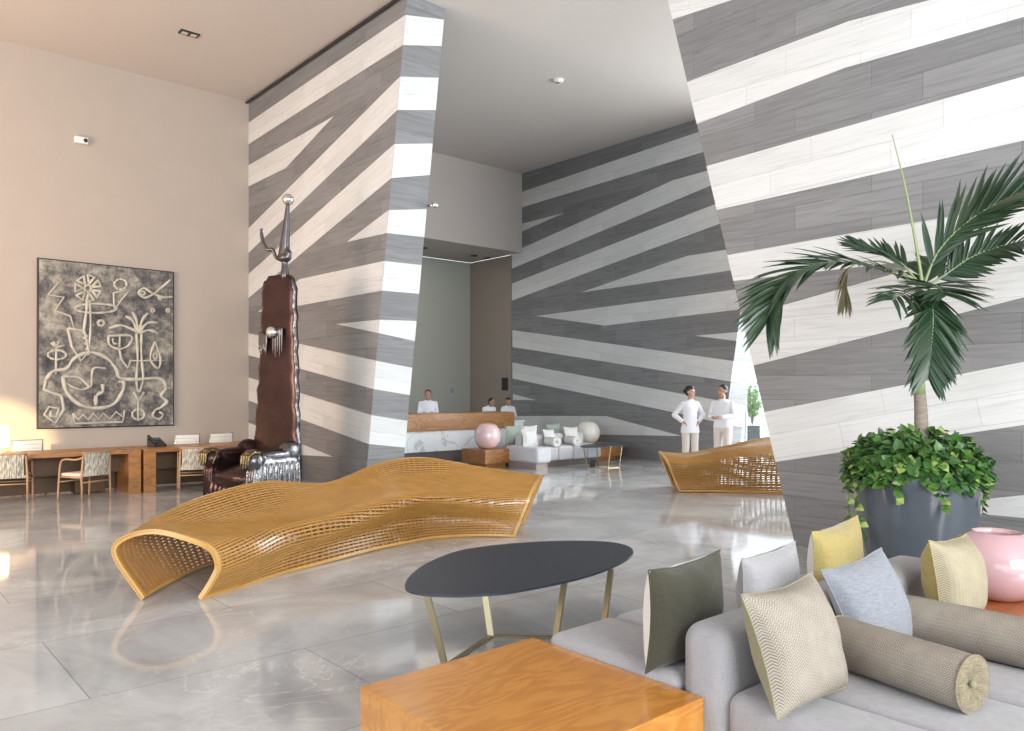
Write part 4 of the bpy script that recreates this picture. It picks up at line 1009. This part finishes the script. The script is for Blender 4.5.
def frond(pts, n, L_, wd=.014, up=V((0, 0, 1)), m_=M_LEAF, droop=.25, ang=.85, start=.22, jit=.12, sides=(1, -1), bias=None, r0=.013):
    rp_ = spline(pts, 30); bm = B(); tube(bm, rp_, [r0*.8*(1-.8*i/29) for i in range(30)], 6)
    obj_r = bm
    bl_ = B()
    for i in range(n):
        t_ = start+(1-start)*i/(n-1); x = t_*29; k = min(int(x), 28); p = rp_[k].lerp(rp_[k+1], x-k); tan = (rp_[k+1]-rp_[k]).normalized()
        for sd in sides:
            u_ = up if bias is None else bias
            lat = tan.cross(u_)
            if lat.length < .05: lat = tan.cross(V((0, 1, 0)))
            lat = lat.normalized()*sd
            a = ang*(1-.45*t_)+random.uniform(-jit, jit)
            nr = lat.cross(tan)*sd
            d = tan*math.cos(a)+lat*math.sin(a)+nr*random.uniform(.0, .22)
            ll = L_*(.55+.45*math.sin(PI*min(1, .12+.80*t_)))*random.uniform(.88, 1.08)
            leaflet(bl_, p, d, nr, ll, wd, droop*random.uniform(.6, 1.4))
    fr0 = obj('frond', bl_, m_, palm, False)
    obj('rachis', obj_r, M_STEM, fr0, True)
    # give the thin leaflets a real thickness
    sol = fr0.modifiers.new('thickness', 'SOLIDIFY'); sol.thickness = .0016
    return fr0
cr0 = wp(923, 288)
frond([cr0, wp(890, 272, -.15), wp(852, 263, -.25), wp(818, 264, -.3), wp(792, 276, -.32), wp(776, 296, -.33), wp(768, 318, -.33)], 44, .42, .020, up=V((.25, -.35, 1)), droop=.14, ang=.80, start=.10)
frond([cr0, wp(890, 264, .15), wp(865, 262, .2), wp(850, 268, .2), wp(846, 284, .2), wp(846, 296, .2)], 22, .17, .012, m_=M_LEAFY, droop=.7, ang=.6, start=.55)
frond([cr0, wp(902, 264, .1), wp(884, 254, .2), wp(868, 250, .3), wp(856, 246, .35)], 26, .26, .016, up=V((0, -.6, 1)), droop=.02, ang=.75, start=.2)
frond([cr0, wp(938, 252, -.05), wp(965, 224, -.2), wp(1000, 202, -.4), wp(1045, 184, -.6), wp(1090, 184, -.75)], 34, .44, .018, up=V((0, -1, .5)), droop=.0, ang=.58, start=.12)
frond([cr0, wp(945, 275, .05), wp(970, 258, -.05), wp(1000, 247, -.2), wp(1035, 240, -.45), wp(1080, 250, -.65)], 30, .26, .019, up=V((0, -1, .4)), droop=.06, ang=.95, start=.15)
frond([cr0, wp(930, 290, -.25), wp(932, 302, -.42), wp(933, 322, -.5), wp(931, 350, -.52), wp(928, 372, -.5)], 30, .32, .022, up=V((0, -1, .1)), droop=.20, ang=1.05, start=.30)
frond([cr0, wp(934, 285, -.2), wp(940, 289, -.4), wp(945, 295, -.5)], 18, .40, .019, up=V((0, -.7, 1)), droop=.10, ang=1.15, start=.15)
frond([cr0, wp(912, 290, -.25), wp(902, 294, -.4), wp(893, 300, -.5)], 14, .32, .013, up=V((0, -.6, 1)), droop=.25, ang=1.0, start=.15)
frond([cr0, wp(928, 272, .1), wp(933, 262, .25), wp(940, 262, .4)], 18, .28, .018, droop=.05, ang=.9, start=.1)
bm = B(); tube(bm, spline([cr0, wp(917, 250), wp(905, 186), wp(892, 134)], 16), [.015-.012*i/15 for i in range(16)], 6); sp2 = obj('spear_leaf', bm, M_STEM, palm, True)
# trailing ivy
ivo = PC+V((0, 0, .93)); ivy = thing('trailing_ivy', 'bushy variegated ivy spilling over the rim of the slate planter', 'plant', ivo)
def heart(bm, p, d, n_, s_, mi):
    d = d.normalized(); x = d.cross(n_)
    if x.length < 1e-3: return
    x.normalize(); n_ = x.cross(d)
    o_ = [(0, 0, 0), (-.10, .42, .06), (.22, .52, .05), (.62, .36, 0), (1.05, 0, -.16)]
    c = [bm.verts.new(p+d*a*s_-n_*s_*.14*a*a) for a in (0, .22, .62, 1.05)]
    Ls = [bm.verts.new(p+d*a*s_+x*b*s_+n_*c_*s_) for a, b, c_ in o_[1:4]]; Rs = [bm.verts.new(p+d*a*s_-x*b*s_+n_*c_*s_) for a, b, c_ in o_[1:4]]
    for side in (Ls, Rs):
        for f_ in ((c[0], side[0], side[1], c[1]), (c[1], side[1], side[2], c[2]), (c[2], side[2], c[3])):
            f = bm.faces.new(f_); f.material_index = mi
bm = B(); rg = random.Random(11)
for k in range(1500):
    a = rg.uniform(0, 2*PI); rr = math.sqrt(rg.uniform(.01, 1))*.51; z = .09+.15*(1-(rr/.56)**2)+rg.uniform(-.04, .09)*(1+math.sin(a*5)*.5)
    if rr > .43: z -= (rr-.43)*1.2+rg.uniform(0, .12)
    if rr < .09: continue
    p = V((rr*math.cos(a), rr*math.sin(a), z)); out = V((math.cos(a), math.sin(a), 0))
    d = out*rg.uniform(.2, 1)+V((rg.uniform(-.7, .7), rg.uniform(-.7, .7), rg.uniform(-.8, .5)))+(V((0, 0, 1.2)) if rg.random() < .18 else V((0, 0, 0)))
    n_ = V((rg.uniform(-.5, .5), rg.uniform(-.5, .5), 1))+out*.5
    heart(bm, p, d, n_, rg.uniform(.045, .08), rg.choices((0, 1, 2), (.55, .35, .10))[0])
for k in range(650):
    a = rg.uniform(0, 2*PI); out = V((math.cos(a), math.sin(a), 0)); lo_ = -.06-.07*(.5+.5*math.sin(a*7+1)); p = out*rg.uniform(.43, .515)+V((0, 0, rg.uniform(lo_+.07, .16)))
    heart(bm, p, out*rg.uniform(.2, .8)+V((rg.uniform(-.7, .7), rg.uniform(-.7, .7), rg.uniform(-.9, .3))), out+V((rg.uniform(-.4, .4), rg.uniform(-.4, .4), .7)), rg.uniform(.05, .08), rg.choices((0, 1, 2), (.5, .38, .12))[0])
fo = obj('foliage', bm, M_IVY, ivy); sol = fo.modifiers.new('thickness', 'SOLIDIFY'); sol.thickness = .0012
for (a, ln_, jx) in [(PI*1.02, .62, 0), (PI*1.07, .5, .02), (-PI/2-.1, .20, .0), (-PI/2+.65, .16, 0), (-.15, .3, 0), (-PI/2-.7, .18, 0)]:
    out = V((math.cos(a), math.sin(a), 0)); st = [out*.40+V((0, 0, .04)), out*.53+V((0, 0, .0)), out*.545+V((jx, 0, -ln_*.5)), out*.50+V((jx*2, 0, -ln_))]
    if ln_ < .35: st = [out*.40+V((0, 0, .04)), out*.50+V((0, 0, .02)), out*.50+V((0, 0, -ln_*.5)), out*.49+V((0, 0, -ln_))]
    sp3 = spline(st, 24); bm = B(); tube(bm, sp3, .003, 5)
    for i in range(5, 24, 1 if ln_ > .4 else 2):
        heart(bm, sp3[i], out*.3+V((rg.uniform(-1, 1), rg.uniform(-.6, .2), rg.uniform(-.8, .2))), out+V((0, 0, .6)), rg.uniform(.04, .06), rg.choices((0, 1, 2), (.3, .4, .3))[0])
    obj('trailing_vine', bm, M_IVY, ivy)

# ------------------------------------------------------------------ people
def hand(bm, w, d, up, s_=1.0, curl=.5):
    """palm and five fingers starting at wrist w, pointing along d; up = back of the hand"""
    w, d, up = V(w), V(d).normalized(), V(up).normalized(); x = d.cross(up).normalized(); up = x.cross(d)
    cap(bm, w, w+d*.045, .024*s_, .032*s_, 10, .6); pc_ = w+d*.055
    ell(bm, pc_, (.036, .036, .024))
    for k, ln_ in enumerate((.062, .072, .068, .052)):
        b0 = w+d*.085+x*(-.027+.018*k); m_ = b0+d*ln_*.5*s_-up*.006; e = m_+(d*(1-curl)-up*curl).normalized()*ln_*.55*s_
        cap(bm, b0, m_, .0095, .009, 6); cap(bm, m_, e, .009, .0075, 6)
    b0 = w+d*.03-x*.028; m_ = b0-x*.022+d*.03; cap(bm, b0, m_, .012, .010, 6); cap(bm, m_, m_+d*.03-up*.008, .010, .008, 6)
def head(bm, c, yaw, s_=1.0):
    Rm = Matrix.Rotation(yaw, 4, 'Z'); q = lambda x, y, z: V(c)+(Rm @ V((x, y, z)))*s_
    ell(bm, q(0, .012, .03), (.076*s_, .095*s_, .088*s_), Rm); ell(bm, q(0, -.022, -.045), (.058*s_, .066*s_, .062*s_), Rm)
    ell(bm, q(0, -.05, -.085), (.025*s_, .022*s_, .02*s_), Rm)
    cap(bm, q(0, -.084, .012), q(0, -.106, -.022), .009*s_, .014*s_, 8)
    ell(bm, q(0, -.083, -.055), (.024*s_, .012*s_, .010*s_), Rm)
    for sx in (-1, 1):
        ell(bm, q(.077*sx, .012, -.005), (.012*s_, .022*s_, .032*s_), Rm); ell(bm, q(.03*sx, -.078, .028), (.022*s_, .012*s_, .008*s_), Rm)
def person(label, loc, yaw, sex, pose, head_yaw=0, H=1.0, shirt=M_SHIRT, skin=M_SKIN, tunic=False, bun=False, seated=False, tilt=0):
    """local frame faces -y"""
    t_ = thing('person', label, 'person', loc, yaw)
    dz = -.42 if seated else 0
    hipz = .90+dz
    sh = .165 if sex == 'f' else .195; hip = .095
    hd = V((0, -.02-tilt*.18, 1.575+dz-tilt*.05)); nk = V((0, -tilt*.08, 1.43+dz))
    el, wr, fd = pose
    el = [V(e)+V((0, 0, dz)) for e in el]; wr = [V(e)+V((0, 0, dz)) for e in wr]
    if seated: kn = [V((s_*.11, -.42, .50)) for s_ in (-1, 1)]; an = [V((s_*.11, -.40, .085)) for s_ in (-1, 1)]
    else: kn = [V((s_*.10, -.015, .48)) for s_ in (-1, 1)]; an = [V((s_*.115, .03, .085)) for s_ in (-1, 1)]
    shd = [V((s_*sh, -tilt*.06, 1.375+dz)) for s_ in (-1, 1)]
    # body
    bm = B(); head(bm, hd, head_yaw)
    cap(bm, nk-V((0, 0, .04)), hd+V((0, .01, -.06)), .052, .050)
    ell(bm, (0, -tilt*.05, 1.25+dz), (sh*.82, .085, .15)); ell(bm, (0, 0, 1.08+dz), (.13, .095, .14)); ell(bm, (0, 0, hipz+.02), (.155, .105, .12))
    for i in range(2):
        cap(bm, shd[i]+V((-.02*(-1, 1)[i], 0, -.045)), el[i], .042, .034); cap(bm, el[i], wr[i], .036, .024); hand(bm, wr[i], V(fd[i]), (0, -.2, 1) if abs(V(fd[i]).z) < .7 else (1 if i else -1, -.3, 0))
        cap(bm, (hip*(-1, 1)[i], 0, hipz-.02), kn[i], .078, .052); cap(bm, kn[i], an[i], .052, .036)
    body = blob('body', bm, skin, t_, .0085, 1)
    # shirt or tunic
    bm = B(); hem = .78+dz if tunic else .88+dz
    if seated: hem = hipz
    secs = [(1.425, .064, .060), (1.40, sh*.70, .085), (1.36, sh+.018, .105), (1.28, sh+.018, .125), (1.18, sh*.92, .122), (1.08, .148 if sex == 'f' else .175, .115), (.98, .165 if sex == 'f' else .178, .12), (.88, .195, .138)]
    if tunic: secs += [(.84, .20, .14), (.78, .205, .142)]
    rings = []
    for z, rx, ry in secs:
        z += dz; rings.append([bm.verts.new((rx*math.cos(2*PI*k/24), ry*math.sin(2*PI*k/24)-tilt*.07*max(0, (z-dz-.9)/.5), z)) for k in range(24)])
    for a, b in zip(rings, rings[1:]):
        for k in range(24): bm.faces.new((a[k], a[(k+1) % 24], b[(k+1) % 24], b[k]))
    bm.faces.new(rings[0]); bm.faces.new(rings[-1])
    for i in range(2):
        cap(bm, shd[i]+V((-.012*(-1, 1)[i], 0, -.035)), el[i], .060, .050); cap(bm, el[i], el[i].lerp(wr[i], .88), .056, .042)
    blob('tunic' if tunic else 'shirt', bm, shirt, t_, .011, 2)
    bm = B()   # collar band
    tube(bm, [V((.068*math.cos(2*PI*k/18), .062*math.sin(2*PI*k/18)-.004-tilt*.07, 1.412+dz-.012*math.sin(2*PI*k/18+PI)*-1)) for k in range(18)], .010, 6, closed=True); obj('collar', bm, shirt, t_, True)
    # trousers
    bm = B(); ell(bm, (0, 0, hipz), (.155, .108, .11))
    for i in range(2):
        cap(bm, (hip*(-1, 1)[i], 0, hipz-.03), kn[i], .096, .076); cap(bm, kn[i], an[i].lerp(kn[i], .06), .076, .066)
    blob('trousers', bm, M_TROU, t_, .012, 2)
    for i in range(2):
        bm = B(); ell(bm, an[i]+V((0, -.05, -.045)), (.045, .125, .04)); ell(bm, an[i]+V((0, .02, -.03)), (.04, .05, .05)); blob('shoe', bm, M_SHOE, t_, .012, 1)
    # hair
    Rm = Matrix.Rotation(head_yaw, 4, 'Z'); q = lambda x, y, z: hd+(Rm @ V((x, y, z)))
    bm = B(); ell(bm, q(0, .026, .048), (.084, .094, .086), Rm); ell(bm, q(0, .055, .0), (.076, .062, .075), Rm)
    if sex == 'f': ell(bm, q(0, -.01, .075), (.07, .075, .055), Rm)
    if bun: ell(bm, q(0, .125, .02), (.045, .042, .042), Rm)
    blob('hair', bm, M_HAIR, t_, .010, 1)
    return t_
wY = 15.1
pw = V(((690-CX)/F*wY, wY, 0)); pm = V(((721.5-CX)/F*wY, wY-.1, 0))
person('woman in white tunic and cream trousers with hands on her hips, facing the man', pw, .12, 'f',
       ([(-.33, .06, 1.13), (.31, .06, 1.13)], [(-.18, -.04, 1.0), (.18, -.04, 1.0)], [(.7, -.4, -.5), (-.7, -.4, -.5)]), head_yaw=.75, tunic=True, bun=True, skin=M_SKINL).scale = (.9, .95, .99)
mp_ = person('man in white shirt and cream trousers with hands joined, facing the woman', pm, -.75, 'm',
       ([(-.25, -.02, 1.10), (.25, -.02, 1.10)], [(-.09, -.24, 1.08), (.09, -.24, 1.08)], [(.7, -.6, .0), (-.7, -.6, 0)]), head_yaw=-.35)
mp_.scale = (1.0, 1.0, 1.0)
def rcp(px, back): 
    o_ = c0-D2*back; k = (px-CX)/F; t0 = (k*o_.y-o_.x)/(D1.x-k*D1.y); return o_+D1*t0
rest = ([(-.22, -.06, 1.12), (.22, -.06, 1.12)], [(-.12, -.27, 1.12), (.12, -.27, 1.12)], [(.4, -.9, 0), (-.4, -.9, 0)])
person('man in white shirt looking down behind the left of the reception counter', rcp(428, 1.15), .1, 'm', rest, tilt=.5).scale = (.92, .92, .96)
person('dark-haired receptionist bending over the counter, middle of the three staff', rcp(488, 1.2), .7, 'm', rest, tilt=.9, seated=False, head_yaw=.2).scale = (.84, .84, .85)
person('dark-haired receptionist with a bun at the right end of the counter', rcp(508, 1.25), .1, 'f', rest, tilt=.7, bun=True, skin=M_SKINL).scale = (.84, .84, .85)

# ------------------------------------------------------------------ outside planter and shrub
gp = G(752, 444.5); 
s = thing('outdoor_planter', 'tall black square planter on the terrace beyond the glass', 'planter', gp)
bm = B(); box(bm, (0, 0, .28), (.36, .36, .56), bev=.01); obj('planter_box', bm, M_BLACK, s)
sh_ = thing('shrub', 'sparse light green shrub in the black planter beyond the glass', 'plant', gp+V((0, 0, .56)))
bm = B(); bl2 = B()
for k in range(16):
    a = rg.uniform(0, 2*PI); e = V((math.cos(a)*rg.uniform(.1, .42)+.08, math.sin(a)*.3, rg.uniform(.6, 1.25))); ss = spline([V((0, 0, 0)), e*.5+V((0, 0, .15)), e], 12); tube(bm, ss, .008, 5)
    for i in range(3, 12):
        for j in range(4): heart(bl2, ss[i]+V((rg.uniform(-.06, .06), rg.uniform(-.06, .06), rg.uniform(-.06, .06))), V((rg.uniform(-1, 1), rg.uniform(-1, 1), rg.uniform(-.4, .8))), V((0, -.6, 1)), rg.uniform(.05, .10), 0)
obj('stems', bm, M_TRUNK, sh_, True); obj('foliage', bl2, mat('light_green_leaf', (.30, .48, .12), .5, var=.3), sh_)

# ------------------------------------------------------------------ light
wd = bpy.data.worlds.new('daylight'); SC.world = wd; wd.use_nodes = True
bg = wd.node_tree.nodes['Background']; bg.inputs[0].default_value = (.84, .93, 1.0, 1); bg.inputs[1].default_value = 2.9
def area(name, loc, target, sx, sy, power, col=(1, 1, 1), spread=180):
    l = bpy.data.lights.new(name, 'AREA'); l.shape = 'RECTANGLE'; l.size = sx; l.size_y = sy; l.energy = power; l.color = col; l.spread = math.radians(spread)
    o = bpy.data.objects.new(name, l); COL.objects.link(o); o.location = loc
    o.rotation_euler = (V(target)-V(loc)).to_track_quat('-Z', 'Y').to_euler(); return o
area('window_daylight_left', (-7.5, -1.5, 3.4), (2.5, 7.5, 3.2), 7, 5, 260, (.84, .92, 1))
area('window_daylight_right', (5.5, -5.5, 4.0), (-2.5, 12, 2.8), 6, 5, 1500, (.95, .98, 1))
area('terrace_daylight', tuple(gw0+D2*4.5-D1*.3+V((0, 0, 3.5))), tuple(V((0, 15, 1.5))), 6, 6, 950, (.93, .97, 1))
def point(name, loc, power, col, r=.1):
    l = bpy.data.lights.new(name, 'POINT'); l.energy = power; l.color = col; l.shadow_soft_size = r
    o = bpy.data.objects.new(name, l); COL.objects.link(o); o.location = loc; return o
point('lamp_bulb', lp+V((0, 0, .28)), 45, (1, .68, .34), .08)
area('lobby_warm_fill', (-10, 5.5, 2.6), (-7.6, 13, 6.6), 3, 2, 520, (1, .70, .48))  # added warm fill, tints the left wall, first striped wall and ceiling
area('alcove_cove_light', tuple((al0+al1)*.5+D2*1.0+V((0, 0, 5.2))), tuple((al0+al1)*.5+D2*1.0), 4.5, 1.4, 28, (1, .92, .82))
l = bpy.data.lights.new('low_sun_beam', 'SPOT'); l.energy = 26000; l.color = (1, .70, .34); l.spot_size = math.radians(6.2); l.spot_blend = .35; l.shadow_soft_size = .12
o = bpy.data.objects.new('low_sun_beam', l); COL.objects.link(o); o.location = (-6.5, -2.5, 2.6)
o.rotation_euler = (onleft(-10, 446)-o.location).to_track_quat('-Z', 'Y').to_euler()
# ------------------------------------------------------------------ camera
cd = bpy.data.cameras.new('camera'); cam = bpy.data.objects.new('camera', cd); COL.objects.link(cam)
cam.location = (0, 0, EYE); cam.rotation_euler = (PI/2, 0, 0); cd.sensor_width = 36; cd.lens = F/1024*36; cd.shift_y = (HZ-365.5)/1024; cd.clip_end = 200
SC.camera = cam
vs_ = SC.view_settings; vs_.view_transform = 'Standard'; vs_.look = 'None'; vs_.exposure = 0.08; vs_.gamma = 1; vs_.use_curve_mapping = False
SC.cycles.use_denoising = True; SC.cycles.max_bounces = 8; SC.cycles.diffuse_bounces = 4; SC.cycles.glossy_bounces = 4; SC.cycles.sample_clamp_indirect = 6
SC.cycles.caustics_reflective = False; SC.cycles.caustics_refractive = False

GROUPS = {'woven_armchair': 'woven-back armchairs at the desks', 'office_chair': 'white office chairs behind the desks',
          'recessed_downlight': 'downlights in the reception alcove', 'slatted_bench': 'slatted wood benches in the lobby',
          'globe_vase': 'ceramic globe vases on the block tables', 'wood_block_table': 'low wood block tables', 'oval_coffee_table': 'oval coffee tables',
          'reception_desk': 'desks along the beige wall', 'sofa': 'grey sofas in the lobby'}
for o_ in list(SC.objects):
    if o_.parent or not o_.get('label'): continue
    k_ = o_.name.split('.')[0]
    if k_ in GROUPS: o_['group'] = GROUPS[k_]
    if k_ in ('cushion', 'bolster'):
        far_ = o_.location.y > 10
        o_['group'] = {('cushion', True): 'cushions on the distant sofa', ('cushion', False): 'cushions on the near sofa',
                       ('bolster', True): 'bolsters on the distant sofa', ('bolster', False): 'bolsters on the near sofa'}[(k_, far_)]
    if k_ == 'person': o_['group'] = 'staff in white behind the counter' if o_.location.x < 1.5 else 'staff in white talking by the striped wall'
